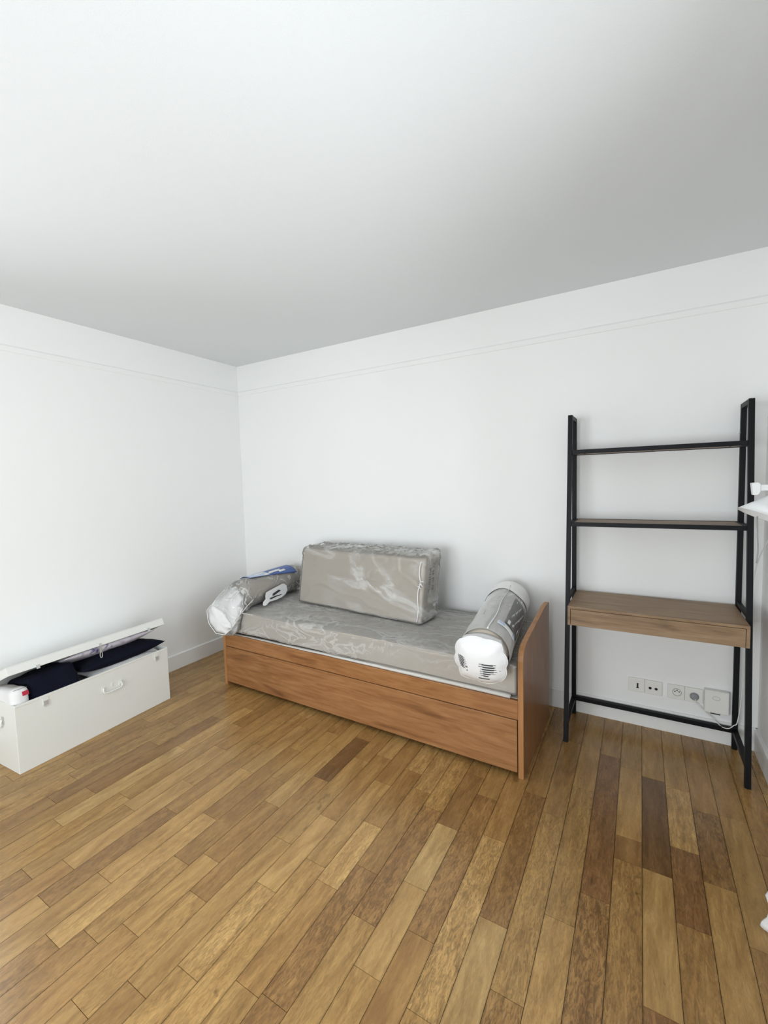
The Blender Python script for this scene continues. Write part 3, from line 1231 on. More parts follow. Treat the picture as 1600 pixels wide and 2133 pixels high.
# rim welt
bm = bmesh.new()
rw = cap_ring(0.004, 0.1185, 0.1145, 0.065)
tube(bm, [Vector(p) for p in rw] + [Vector(rw[0])], 0.0026, 7, cap=False)
obj('rim_seal', bm, M['milky'], ec, smooth=True)


def cap_pt(u, v, lift=0.0):
    """u right, v up in metres from the centre of the cap's face"""
    side = Vector((1, 0, 0))
    up = side.cross(cap_ax).normalized()
    if up.z < 0:
        up = -up
    rho = math.hypot(u / 0.118, v / 0.114)
    tab = [(0, .0492), (0.10, .0489), (0.30, .048), (0.55, .042), (0.75, .032), (0.87, .020), (0.94, .010), (1, .004)]
    s_ = tab[-1][1]
    for (a, sa), (b2, sb) in zip(tab, tab[1:]):
        if a <= rho <= b2:
            s_ = sa + (sb - sa) * (rho - a) / (b2 - a)
            break
    return capc + cap_ax * (s_ + lift) + side * u + up * v


def cap_line(bm, u0, u1, v, w, slope=0.0, bend=0.0):
    n = 7
    top, bot = [], []
    for i in range(n + 1):
        t = i / n
        u = u0 + (u1 - u0) * t
        vv = v + slope * (t - 0.5) + bend * (1 - (2 * t - 1) ** 2)
        top.append(bm.verts.new(cap_pt(u, vv + w / 2, 0.0026)))
        bot.append(bm.verts.new(cap_pt(u, vv - w / 2, 0.0026)))
    for i in range(n):
        bm.faces.new((bot[i], bot[i + 1], top[i + 1], top[i]))


bm = bmesh.new()
rnd = random.Random(3)
for k in range(6):
    v = 0.006 - k * 0.0115
    cap_line(bm, 0.018 + rnd.uniform(0, .008), 0.074 - rnd.uniform(0, .010), v, 0.0060, -0.001)
    cap_line(bm, 0.004 + rnd.uniform(0, .008), 0.084 - rnd.uniform(0, .006), v + 0.0012, 0.0024, -0.001)
cap_line(bm, 0.000, 0.080, -0.066, 0.0055, 0.002, -0.003)
obj('printed_lines', bm, M['ink'], ec)
bm = bmesh.new()
for k in range(7):
    v = 0.010 - k * 0.0088
    cap_line(bm, -0.100 + k * 0.002, -0.072 + rnd.uniform(0, .008), v + 0.014, 0.0046, -0.008)
    cap_line(bm, -0.096 + k * 0.002, -0.060 + rnd.uniform(0, .008), v + 0.014, 0.0018, -0.008)
cap_line(bm, -0.086, -0.050, -0.060, 0.004, -0.014)
for (u, v) in ((-0.052, -0.022), (-0.053, -0.040), (0.094, -0.026), (0.090, -0.046)):
    cap_line(bm, u - 0.003, u + 0.003, v, 0.006)
obj('printed_lines', bm, M['ink'], ec)

# --- left bolster
lbz = thing('bolster', 'grey bolster in loose clear bag with blue label, at the left end of the daybed',
            'cushion', (0, 0, 0), 0, 'wrapped bolsters on the daybed')
RL = 0.100
A2 = Vector((0.655, -0.06, 0.660))
B2 = Vector((0.690, -0.655, 0.655))
axl = (B2 - A2).normalized()
bolster_body('bolster_body', A2, B2, RL, M['taupe'], lbz, flat_on_mattress, seed=4.0, inset=0.003)
bm = bmesh.new()
rings = []
n = 48
LL = (B2 - A2).length


def bag_corner_ring(c, s, sq, rot, n=48, rx=1.0, rz=1.0):
    return ring_pts(c, axl, Vector((0, 0, 1)), s, n, sq, rot, rx, rz)


specs = []
for i in range(30):
    t = i / 29
    specs.append((A2 + axl * (-0.04 + t * (LL + 0.04)), (RL + 0.006) * (0.7 + 0.3 * min(1, i / 4)), 0.0, 0.0))
specs += [(Vector((0.683, -0.690, 0.640)), 0.112, 0.10, 0.0), (Vector((0.680, -0.720, 0.610)), 0.118, 0.20, 0.0),
          (Vector((0.672, -0.755, 0.570)), 0.120, 0.40, 0.3), (Vector((0.664, -0.790, 0.530)), 0.118, 0.55, 0.5),
          (Vector((0.650, -0.822, 0.500)), 0.108, 0.60, 0.6)]
for (c, r_, sq, rot) in specs:
    ring = ring_pts(c, axl, Vector((0, 0, 1)), r_, n, sq, 0.0)
    q = []
    for k, p in enumerate(ring):
        d = 0.004 * ridge(Vector((p.x, p.y * 0.4, p.z)), 7.0, 9.0, 0.14) + 0.002 * N3(p, 18, 2)
        p = p + (p - c).normalized() * d
        if p.y > -0.765:
            p.z = max(p.z, MT + 0.0115)
        elif p.z < MT:
            p.y = min(p.y, -0.775)
        p.y = min(p.y, -0.012)
        q.append(p)
    rings.append(q)
loft(bm, rings, True, True)
M['film_bag'] = film('bag_film', 0.13, 0.42, 9.0, 6.6, 0.14, (1, 1, 1), 0.5)
bagf = obj('plastic_bag', bm, M['film_bag'], lbz, smooth=True)
part_label(bagf, 'loose clear polythene bag gathered past the bolster end')
# white paper pouch in the mouth of the bag
bm = bmesh.new()
E0 = [Vector(p) for p in ((0.515, -0.835, 0.555), (0.560, -0.832, 0.600), (0.660, -0.815, 0.560), (0.735, -0.815, 0.490),
                          (0.735, -0.815, 0.450), (0.690, -0.835, 0.408), (0.620, -0.848, 0.410), (0.545, -0.846, 0.475))]
E1 = [Vector(p) for p in ((0.560, -0.715, 0.625), (0.590, -0.708, 0.700), (0.660, -0.700, 0.712), (0.745, -0.705, 0.650),
                          (0.800, -0.775, 0.570), (0.765, -0.785, 0.510), (0.650, -0.785, 0.505), (0.575, -0.780, 0.560))]
rg_ = []
for i in range(7):
    t = i / 6
    ring = [E1[k].lerp(E0[k], t) for k in range(8)]
    c = sum(ring, Vector()) / 8
    puff = 1 + 0.10 * math.sin(PI * t)
    ring = [c + (p - c) * puff for p in ring]
    # smooth round the corners
    rr = []
    for k in range(8):
        a, b2, d2 = ring[k - 1], ring[k], ring[(k + 1) % 8]
        rr += [b2.lerp(a, 0.25), b2.lerp(a, 0.0), b2.lerp(d2, 0.25), b2.lerp(d2, 0.5)]
    rg_.append([p + Vector((N3(p, 16, 1), N3(p, 16, 2), N3(p, 16, 3))) * 0.006 for p in rr])
c0 = sum(rg_[-1], Vector()) / 32
rg_.append([c0 + (p - c0) * 0.6 + Vector((0, -0.012 + 0.004 * math.sin(k), 0)) for k, p in enumerate(rg_[-1])])
loft(bm, rg_)
pouch = obj('paper_insert', bm, M['paper'], lbz, smooth=True)
part_label(pouch, 'white paper insert bunched at the mouth of the bag')
bm = bmesh.new()
tube(bm, [rg_[6][k] + Vector((0, -0.004, 0)) for k in range(32)] + [rg_[6][0] + Vector((0, -0.004, 0))], 0.003, 6, cap=False)
obj('rim_seal', bm, M['milky'], pouch, smooth=True)
# twisted film strands fanning out from the pinch point at the mattress edge
bm = bmesh.new()
pin = Vector((0.800, -0.778, 0.558))
for tgt, rr in (((0.735, -0.665, 0.765), 0.0022), ((0.775, -0.668, 0.72), 0.0016), ((0.84, -0.70, 0.64), 0.0026),
                ((0.90, -0.765, 0.552), 0.002), ((0.755, -0.80, 0.50), 0.0024)):
    tg = Vector(tgt)
    md = (pin + tg) / 2 + Vector((0.006, -0.008, 0.004))
    tube(bm, smooth_path([pin, md, tg], 5), rr, 6)
obj('film_pleats', bm, M['milky_thin'], bagf, smooth=True)
# blue printed label on top of the bag
RO2 = RL + 0.0125
bm = bmesh.new()
patch(bm, axl, A2, RO2, 0.10, 0.56, -40, 58, 20, 12, a1b=18)
bl = obj('printed_label', bm, M['blue'], bagf, smooth=True)
part_label(bl, 'blue printed label with white lettering')
bm = bmesh.new()
patch(bm, axl, A2, RO2 + 0.0012, 0.38, 0.559, -39, 33, 8, 8, a1b=17)
obj('pale_panel', bm, M['pale_blue'], bl, smooth=True)
bm = bmesh.new()
for (s0, s1, a0, a1) in ((0.20, 0.27, 24, 34), (0.24, 0.36, 14, 26), (0.34, 0.42, 20, 28), (0.40, 0.50, 4, 14)):
    patch(bm, axl, A2, RO2 + 0.0022, s0, s1, a0, a1, 3, 3)
obj('lettering', bm, M['paper'], bl, smooth=True)
# white hang tag with two dark slots, leaning on the bolster's side
bm = bmesh.new()


def tag_pt(u, v, d=0.0):
    # u along the bolster (toward the wall), v up the flank
    base = Vector((0.822, -0.590, MT + 0.016))
    return base + Vector((0.012, 1, 0)) * u + Vector((-0.10, 0, 1.0)) * v + Vector((1, 0, 0.10)) * (d + 0.006 * math.sin(u * 20))


outl = [(0.0, 0.0), (0.02, 0.0), (0.05, 0.018), (0.12, 0.016), (0.19, 0.020), (0.235, 0.034), (0.255, 0.060), (0.252, 0.092),
        (0.232, 0.112), (0.205, 0.116), (0.12, 0.106), (0.05, 0.096), (0.030, 0.090), (0.022, 0.070), (0.020, 0.045), (-0.004, 0.028), (-0.008, 0.010)]
f_ = [bm.verts.new(tag_pt(u, v, 0.0)) for u, v in outl]
b_ = [bm.verts.new(tag_pt(u, v, -0.0015)) for u, v in outl]
bm.faces.new(f_)
bm.faces.new(b_[::-1])
for i in range(len(outl)):
    bm.faces.new((f_[i], b_[i], b_[(i + 1) % len(outl)], f_[(i + 1) % len(outl)]))
tg_ = obj('hang_tag', bm, M['paper'], bagf)
part_label(tg_, 'white hang tag with two dark slots')
bm = bmesh.new()
for q in ([(0.085, 0.056), (0.10, 0.052), (0.195, 0.074), (0.20, 0.084), (0.19, 0.090), (0.09, 0.068)],
          [(0.055, 0.036), (0.07, 0.032), (0.12, 0.038), (0.185, 0.038), (0.186, 0.043), (0.12, 0.047), (0.06, 0.044)]):
    f1 = [bm.verts.new(tag_pt(u, v, 0.0012)) for u, v in q]
    bm.faces.new(f1)
obj('dark_slots', bm, M['ink'], tg_)

# ------------------------------------------------------------------ ladder desk
desk = thing('ladder_desk', 'tall black metal ladder desk with wood drawer top and two shelves, by the right corner', 'desk',
             (0, 0, 0))
XL, XR = 2.8205, 3.5885
PW = 0.023
YB, YF0, YF1, ZT = -0.036, -0.366, -0.205, 1.764


def yfront(z):
    return YF0 + (YF1 - YF0) * z / ZT


for x in (XL, XR):
    bm = bmesh.new()
    bar(bm, (x, YB, 0), (x, YB, ZT), PW, PW, (0, 1, 0))
    o = obj('back_post', bm, M['black_metal'], desk, bevel=0.0015)
    bm = bmesh.new()
    bar(bm, (x, YF0, 0), (x, YF1, ZT), PW, PW, (0, 1, 0))
    o2 = obj('front_post', bm, M['black_metal'], desk, bevel=0.0015)
    for z, w_, h_ in ((ZT - PW / 2, PW * 0.96, PW * 0.96), (0.098, PW * 0.96, PW * 0.96), (0.770, PW * 0.7, 0.020),
                      (1.562, PW * 0.7, 0.020), (1.172, PW * 0.7, 0.020)):
        bm = bmesh.new()
        bar(bm, (x, YB - PW / 2, z), (x, yfront(z) + PW / 2, z), w_, h_)
        obj('side_rung', bm, M['black_metal'], desk)
    bm = bmesh.new()
    s = 1 if x == XL else -1
    tube(bm, [(x + s * PW / 2 - s * 0.002, YB, 1.625), (x + s * (PW / 2 + 0.003), YB, 1.625)], 0.0045, 10)
    obj('screw_head', bm, M['steel'], desk)
obj('back_stretcher', B(XL + PW / 2, XR - PW / 2, YB - PW / 2, YB + PW / 2, 0.086, 0.110), M['black_metal'], desk)

DX0, DX1 = XL + PW / 2 + 0.001, XR - PW / 2 - 0.001
DZ0, DZ1, DYF, DYB = 0.658, 0.757, -0.402, -0.028
t_ = 0.013
bm = bmesh.new()
box(bm, DX0, DX1, DYF, DYB, DZ1 - t_, DZ1)
top = obj('desktop', bm, M['desk'], desk, bevel=0.001)
bm = bmesh.new()
box(bm, DX0, DX0 + t_, DYF, DYB, DZ0, DZ1 - t_)
box(bm, DX1 - t_, DX1, DYF, DYB, DZ0, DZ1 - t_)
box(bm, DX0 + t_, DX1 - t_, DYB - t_, DYB, DZ0, DZ1 - t_)
box(bm, DX0 + t_, DX1 - t_, DYF + 0.03, DYB - t_, DZ0 + 0.004, DZ0 + 0.010)
obj('drawer_case', bm, M['desk'], desk)
obj('drawer', B(DX0 + t_ + 0.002, DX1 - t_ - 0.002, DYF + 0.0005, DYF + 0.016, DZ0, DZ1 - t_ - 0.002), M['desk'], desk, bevel=0.001)
for zt, nm in ((1.184, 'shelf'), (1.574, 'shelf')):
    yf = yfront(zt) + 0.0
    bm = bmesh.new()
    z0 = zt - 0.022
    # L-section frame: front and back rails, end rails
    box(bm, DX0, DX1, yf - 0.010, yf + 0.004, z0, zt)
    box(bm, DX0, DX1, YB - 0.006, YB + 0.008, z0, zt)
    box(bm, DX0, DX0 + 0.012, yf + 0.004, YB - 0.006, z0, zt)
    box(bm, DX1 - 0.012, DX1, yf + 0.004, YB - 0.006, z0, zt)
    s = obj('shelf', bm, M['black_metal'], desk, bevel=0.001)
    bm = bmesh.new()
    box(bm, DX0 + 0.012, DX1 - 0.012, yf + 0.004, YB - 0.006, z0 + 0.003, zt - 0.0015)
    part_label(obj('shelf_board', bm, M['shelf'], s), 'greyish wood board')
    for fx in (0.08, 0.5, 0.92):
        bm = bmesh.new()
        x = DX0 + (DX1 - DX0) * fx
        tube(bm, [(x, yf + 0.018, z0 + 0.003), (x, yf + 0.018, z0 - 0.001)], 0.005, 10)
        obj('shelf_screw', bm, M['hole'], s)

# ------------------------------------------------------------------ outlets on the back wall


def plate(x0, x1, z0, z1, depth=0.010):
    bm = bmesh.new()
    box(bm, x0, x1, -depth, 0.0, z0, z1)
    return bm


def disc(bm, x, z, r, y, dy=0.0015, n=20):
    tube(bm, [(x, y, z), (x, y - dy, z)], r, n)


OZ0, OZ1 = 0.194, 0.273
so = thing('wall_socket', 'white socket plate with a black upright slot, leftmost of the plates under the desk', 'socket',
           (0, 0, 0), 0, 'socket plates on the back wall')
obj('cover_plate', plate(3.106, 3.188, OZ0, OZ1), M['socket_plastic'], so, bevel=0.003)
bm = bmesh.new()
box(bm, 3.1490, 3.1570, -0.0112, -0.0095, 0.219, 0.246)
box(bm, 3.1460, 3.1600, -0.0112, -0.0095, 0.217, 0.221)
obj('slot', bm, M['hole'], so)

so = thing('wall_socket', 'white socket plate with two round black holes under the desk', 'socket',
           (0, 0, 0), 0, 'socket plates on the back wall')
obj('cover_plate', plate(3.1885, 3.272, OZ0, OZ1), M['socket_plastic'], so, bevel=0.003)
for x in (3.214, 3.243):
    bm = bmesh.new()
    disc(bm, x, 0.230, 0.0075, -0.0098)
    obj('hole', bm, M['hole'], so)

so = thing('wall_socket', 'white power socket with empty round recess, between the two-hole plate and the plug', 'socket',
           (0, 0, 0), 0, 'socket plates on the back wall')
bm = plate(3.296, 3.375, OZ0, OZ1)
obj('cover_plate', bm, M['socket_plastic'], so, bevel=0.003)


def recess(parent, x, z):
    bm = bmesh.new()
    tube(bm, [(x + 0.020 * math.cos(t), -0.0105, z + 0.020 * math.sin(t)) for t in [2 * PI * i / 24 for i in range(25)]],
         0.0014, 6, cap=False)
    obj('recess_ring', bm, M['grey_plastic'], parent, smooth=True)
    bm = bmesh.new()
    disc(bm, x - 0.0095, z + 0.004, 0.0032, -0.0098, n=12)
    disc(bm, x + 0.0095, z + 0.004, 0.0032, -0.0098, n=12)
    disc(bm, x, z + 0.011, 0.0032, -0.0098, n=12)
    obj('pin_holes', bm, M['hole'], parent)


recess(so, 3.340, 0.234)
so = thing('wall_socket', 'white power socket with a grey round plug face pushed in, next to the raised box', 'socket',
           (0, 0, 0), 0, 'socket plates on the back wall')
obj('cover_plate', plate(3.3755, 3.456, OZ0, OZ1), M['socket_plastic'], so, bevel=0.003)
recess(so, 3.418, 0.229)
pl_ = thing('plug', 'grey round plug pushed into the wall socket beside the raised white box', 'plug', (0, 0, 0))
bm = bmesh.new()
tube(bm, [(3.418, -0.0112, 0.228), (3.418, -0.022, 0.228), (3.418, -0.030, 0.226)], 0.018, 24, rs=[0.0185, 0.018, 0.010])
obj('plug_body', bm, M['grey_plastic'], pl_, smooth=False)
bm = bmesh.new()
cab = smooth_path([(3.420, -0.029, 0.222), (3.428, -0.030, 0.196), (3.455, -0.024, 0.172), (3.478, -0.020, 0.150),
                   (3.497, -0.024, 0.136)], 6)
tube(bm, cab, 0.0022, 8)
obj('lead', bm, M['white_plastic'], pl_, smooth=True)

bx = thing('junction_box', 'raised white wall box with a dark line along its bottom, right of the sockets', 'wall box', (0, 0, 0))
bm = bmesh.new()
box(bm, 3.460, 3.566, -0.034, 0.0, 0.166, 0.287)
bx_o = obj('box_body', bm, M['socket_plastic'], bx, bevel=0.004)
obj('box_lid', B(3.464, 3.562, -0.037, -0.034, 0.172, 0.281), M['socket_plastic'], bx, bevel=0.0012)
bm = bmesh.new()
tube(bm, [(3.510 + 0.016 * math.cos(t), -0.0375, 0.250 + 0.010 * math.sin(t)) for t in [2 * PI * i / 20 for i in range(21)]], 0.0007, 5, cap=False)
obj('embossed_mark', bm, M['grey_plastic'], bx)
obj('opening_line', B(3.486, 3.528, -0.0355, -0.030, 0.1625, 0.1665), M['hole'], bx)
cb = obj('cable', bmesh.new(), M['white_plastic'])
bpy.data.objects.remove(cb)
bm = bmesh.new()
pts = smooth_path([(3.497, -0.024, 0.136), (3.515, -0.026, 0.118), (3.535, -0.046, 0.108), (3.560, -0.058, 0.112),
                   (3.580, -0.062, 0.135), (3.596, -0.058, 0.160), (3.612, -0.040, 0.30), (3.628, -0.03, 0.60),
                   (3.640, -0.10, 0.95), (3.648, -0.30, 1.13), (3.652, -0.50, 1.20), (3.655, -0.56, 1.28), (3.655, -0.60, 1.345)], 7)
tube(bm, pts, 0.0022, 8)
tag(obj('cable', bm, M['white_plastic'], smooth=True), 'thin white cable looping over the low desk stretcher in the right corner', 'cable')

# ------------------------------------------------------------------ wall lamp at the right edge
lamp = thing('wall_lamp', 'white wall lamp with a conical metal shade, at the right edge of the picture', 'lamp', (0, 0, 0))
LY = -0.60
obj('wall_mount', B(W - 0.024, W, LY - 0.035, LY + 0.035, 1.30, 1.44), M['lamp'], lamp, bevel=0.006)
bm = bmesh.new()
bar(bm, (3.548, LY, 1.3675), (W - 0.02, LY, 1.3675), 0.024, 0.024)
obj('arm', bm, M['lamp'], lamp, bevel=0.003)
bm = bmesh.new()
prism(bm, [(3.5285, 1.386), (3.549, 1.389), (3.556, 1.381), (3.556, 1.353), (3.550, 1.340), (3.534, 1.339)], 'y', LY - 0.018, LY + 0.018)
obj('joint_block', bm, M['lamp'], lamp, bevel=0.002)
apex = Vector((3.602, LY - 0.004, 1.338))
sax = Vector((-0.40, -0.13, -0.90)).normalized()
bm = bmesh.new()
rings = []
SR, SHh = 0.086, 0.092
for (s_, r_) in ((0.0, 0.013), (0.010, 0.020), (SHh * 0.5, SR * 0.56), (SHh, SR), (SHh - 0.001, SR - 0.003), (SHh * 0.5, SR * 0.56 - 0.004), (0.012, 0.016)):
    rings.append(ring_pts(apex + sax * s_, sax, Vector((0, 1, 0)), r_, 48))
loft(bm, rings)
obj('lamp_shade', bm, M['lamp'], lamp, smooth=False)
for p in bpy.data.objects['lamp_shade'].data.polygons:
    p.use_smooth = True
bm = bmesh.new()
tube(bm, [Vector((3.590, LY, 1.358)), apex + sax * 0.004], 0.011, 14)
tube(bm, [apex + sax * 0.010, apex + sax * 0.045], 0.014, 14)
obj('bulb_holder', bm, M['lamp'], lamp, smooth=False)
bm = bmesh.new()
tube(bm, smooth_path([(3.551, LY + 0.0, 1.255), (3.554, LY + 0.002, 1.18), (3.557, LY + 0.003, 1.12), (3.553, LY, 1.07)], 6), 0.0022, 8)
obj('pull_cord', bm, M['grey_plastic'], lamp, smooth=True)

# ------------------------------------------------------------------ curtain at the right edge
bm = bmesh.new()
cols, rows = 90, 60
G = []
for i in range(cols + 1):
    t = i / cols
    y = -1.125 - 0.34 * t
    col = []
    for j in range(rows + 1):
        z = 0.006 + (2.36 - 0.006) * (j / rows) ** 1.25
        fl_ = max(0.0, 1 - z / 0.9)
        amp = 0.028 + 0.014 * fl_
        x = 3.612 + 0.6 * amp * math.sin(t * 2 * PI * 4.2 + 3.5) + 0.012 * N3((t * 6, z * 1.2, 0), 1.0, 3)
        x -= (0.040 + 0.052 * max(0.0, 1 - t / 0.14)) * fl_
        yy = y
        e = max(0.0, 1 - t / 0.10)
        bump_ = 0.016 * math.exp(-((z - 0.010) / 0.022) ** 2) + 0.017 * math.exp(-((z - 0.115) / 0.025) ** 2)
        x -= bump_ * e * 1.0
        x = min(x, W - 0.02)
        col.append(bm.verts.new((x, yy, z)))
    G.append(col)
for i in range(cols):
    for j in range(rows):
        bm.faces.new((G[i][j], G[i + 1][j], G[i + 1][j + 1], G[i][j + 1]))
cu = obj('curtain', bm, M['curtain'], smooth=True)
md = cu.modifiers.new('solid', 'SOLIDIFY')
md.thickness = 0.002
tag(cu, 'white fabric curtain hanging to the floor at the right edge of the picture', 'curtain')
rod = bmesh.new()
tube(rod, [(3.60, -1.05, 2.375), (3.60, -3.2, 2.375)], 0.011, 14)
for y in (-1.08, -3.15):
    tube(rod, [(3.60, y, 2.375), (W, y, 2.375)], 0.007, 10)
tag(obj('curtain_rod', rod, M['lamp']), 'white curtain rod above the right-hand window', 'curtain rod')

# ------------------------------------------------------------------ trunk
tr = thing('trunk', 'long white metal storage trunk with its lid propped open, against the left wall', 'trunk',
           (0.459, -1.938, 0), math.atan2(0.856, -0.050))
TL, TD, TZ, TW = 0.857, 0.375, 0.357, 0.004
bm = bmesh.new()
box(bm, 0, TL, 0, TD, 0.0, TW)
box(bm, 0, TL, 0, TW, TW, TZ)
box(bm, 0, TL, TD - TW, TD, TW, TZ)
box(bm, 0, TW, TW, TD - TW, TW, TZ)
box(bm, TL - TW, TL, TW, TD - TW, TW, TZ)
obj('body', bm, M['trunk'], tr, bevel=0.0015)
bm = bmesh.new()     # folded rim lip round the opening
for (a, b2) in (((0.0, 0.002), (TL, 0.002)), ((0.0, TD - 0.002), (TL, TD - 0.002)), ((0.002, 0), (0.002, TD)), ((TL - 0.002, 0), (TL - 0.002, TD))):
    bar(bm, (a[0], a[1], TZ - 0.006), (b2[0], b2[1], TZ - 0.006), 0.009, 0.013)
obj('rim', bm, M['trunk'], tr, bevel=0.002)
# lid
LA = math.radians(23.5)
lid = bpy.data.objects.new('lid', None)
link(lid, tr)
lid.location = (0, TD, TZ)
lid.rotation_euler = (-LA, 0, 0)
# (lid's frame: y=-depth is the front edge, z up from the hinge line)
bpy.data.objects.remove(lid)


def lidp(x, d, h):
    """d = distance from hinge toward the front, h = height above the lid's lower edge plane"""
    return Vector((x, TD - d * math.cos(LA) + h * math.sin(LA) * 1.0, TZ + d * math.sin(LA) + h * math.cos(LA)))


def lid_box(bm, x0, x1, d0, d1, h0, h1):
    vs = [bm.verts.new(lidp(x, d, h)) for x in (x0, x1) for d in (d0, d1) for h in (h0, h1)]
    for f in ((0, 1, 3, 2), (4, 6, 7, 5), (0, 4, 5, 1), (2, 3, 7, 6), (0, 2, 6, 4), (1, 5, 7, 3)):
        bm.faces.new([vs[i] for i in f])


LD, LH = 0.384, 0.046
bm = bmesh.new()
x0, x1 = -0.006, TL + 0.006
lid_box(bm, x0, x1, 0, LD, LH - 0.004, LH)
lid_box(bm, x0, x1, LD - 0.004, LD, 0, LH - 0.004)
lid_box(bm, x0, x1, 0, 0.004, 0.0, LH - 0.004)
lid_box(bm, x0, x0 + 0.004, 0.004, LD - 0.004, 0, LH - 0.004)
lid_box(bm, x1 - 0.004, x1, 0.004, LD - 0.004, 0, LH - 0.004)
lid = obj('lid', bm, M['trunk'], tr, bevel=0.0015)
# hasp: strap and loop hanging from the lid's front edge, small catches
bm = bmesh.new()
xh = 0.445
p0 = lidp(xh, LD + 0.0015, 0.012)
pts = [lidp(xh, LD + 0.002, 0.014), lidp(xh, LD + 0.003, 0.0), Vector((xh, p0.y - 0.004, p0.z - 0.030)), Vector((xh, p0.y - 0.003, p0.z - 0.045))]
for a, b2 in zip(pts, pts[1:]):
    bar(bm, a, b2, 0.013, 0.002, (0, 1, 0))
hs = obj('hasp', bm, M['steel'], lid)
bm = bmesh.new()
lc = pts[-1] + Vector((0, 0, -0.021))
tube(bm, [lc + Vector((0.0065 * math.cos(t), 0, 0.019 * math.sin(t))) for t in [2 * PI * i / 24 for i in range(25)]], 0.0022, 7, cap=False)
obj('loop', bm, M['steel'], hs, smooth=True)
for xx in (0.125, 0.75):
    bm = bmesh.new()
    a = lidp(xx, LD + 0.001, 0.010)
    b2 = lidp(xx, LD + 0.001, -0.010)
    bar(bm, a, b2, 0.016, 0.003, (0, 1, 0))
    obj('catch_hook', bm, M['steel'], lid)


def latch(x, z):
    bm = bmesh.new()
    box(bm, x - 0.015, x + 0.015, -0.0025, 0.0, z - 0.012, z + 0.026)
    tube(bm, [(x, -0.0012, z - 0.010), (x, -0.0026, z - 0.010)], 0.015, 18)
    l = obj('latch', bm, M['trunk'], tr, bevel=0.0008)
    bm = bmesh.new()
    box(bm, x - 0.010, x + 0.010, -0.007, -0.0025, z - 0.014, z + 0.010)
    tube(bm, [(x - 0.011, -0.006, z + 0.008), (x + 0.011, -0.006, z + 0.008)], 0.0028, 8)
    tube(bm, [(x + 0.010 * math.cos(t), -0.006, z - 0.012 + 0.010 * math.sin(t)) for t in [PI + PI * i / 10 for i in range(11)]], 0.0016, 6)
    obj('latch_lever', bm, M['steel'], l)


latch(0.135, 0.318)
latch(0.775, 0.316)
# front handle: bail lying against a plate
hx0, hx1, hz = 0.425, 0.535, 0.243
bm = bmesh.new()
pts = smooth_path([(hx0 + 0.004, -0.006, hz + 0.018), (hx0, -0.010, hz + 0.002), (hx0 + 0.010, -0.013, hz - 0.012),
                   ((hx0 + hx1) / 2, -0.014, hz - 0.014), (hx1 - 0.010, -0.013, hz - 0.012), (hx1, -0.010, hz + 0.002), (hx1 - 0.004, -0.006, hz + 0.018)], 6)
tube(bm, pts, 0.0048, 8)
hb = obj('front_handle', bm, M['trunk'], tr, smooth=True)
for a, b2, c_, d_ in ((hx0 - 0.004, hx0 + 0.014, hz - 0.002, hz + 0.026), (hx1 - 0.014, hx1 + 0.004, hz - 0.002, hz + 0.026),
                      ((hx0 + hx1) / 2 - 0.006, (hx0 + hx1) / 2 + 0.006, hz + 0.004, hz + 0.030)):
    obj('bracket', B(a, b2, -0.003, 0, c_, d_), M['trunk'], hb, bevel=0.001)
# end handle on the left end
bm = bmesh.new()
tube(bm, smooth_path([(-0.006, 0.13, 0.262), (-0.012, 0.128, 0.245), (-0.015, 0.135, 0.222), (-0.016, 0.1875, 0.218),
                      (-0.015, 0.240, 0.222), (-0.012, 0.247, 0.245), (-0.006, 0.245, 0.262)], 6), 0.005, 8)
eh = obj('end_handle', bm, M['trunk'], tr, smooth=True)
for yy in (0.13, 0.245):
    obj('bracket', B(-0.003, 0, yy - 0.010, yy + 0.010, 0.235, 0.275), M['steel'], eh, bevel=0.001)

# ---- things inside the trunk (all placed in the trunk's own frame, then moved to the world)
TM = Matrix.Translation(tr.location) @ Matrix.Rotation(tr.rotation_euler.z, 4, 'Z')


def pillow_bm(lx, ly, h, nx=44, ny=30, seed=0.0, crease=0.006, pinch=0.75):
    bm = bmesh.new()
    tops, bots = [], []
    for i in range(nx + 1):
        rt, rb_ = [], []
        for j in range(ny + 1):
            u, v = -1 + 2 * i / nx, -1 + 2 * j / ny
            prof_ = (max(0, (1 - abs(u) ** 2.6)) ** 0.55) * (max(0, (1 - abs(v) ** 2.6)) ** 0.55)
            # sides pull in between the corners
            sx_ = 1 - (1 - pinch) * 0.25 * (1 - v * v)
            sy_ = 1 - (1 - pinch) * 0.25 * (1 - u * u)
            x, y = u * lx / 2 * sx_, v * ly / 2 * sy_
            p = Vector((x, y, 0))
            w = N3((x, y, 0), 11, seed) * crease + N3((x, y, 0), 27, seed + 3) * crease * 0.4
            edge = prof_ < 1e-6
            rt.append(bm.verts.new((x, y, 0 if edge else prof_ * h / 2 + w * prof_)))
            rb_.append(rt[-1] if edge else bm.verts.new((x, y, -prof_ * h / 2 + w * prof_ * 0.5)))
        tops.append(rt)
        bots.append(rb_)
    for i in range(nx):
        for j in range(ny):
            bm.faces.new((tops[i][j], tops[i + 1][j], tops[i + 1][j + 1], tops[i][j + 1]))
            q = [bots[i][j], bots[i][j + 1], bots[i + 1][j + 1], bots[i + 1][j]]
            if len(set(q)) == 4:
                try:
                    bm.faces.new(q)
                except ValueError:
                    pass
    return bm


def place(o, loc, rot=(0, 0, 0)):
    o.matrix_world = TM @ Matrix.Translation(Vector(loc)) @ Euler(rot).to_matrix().to_4x4()
    return o


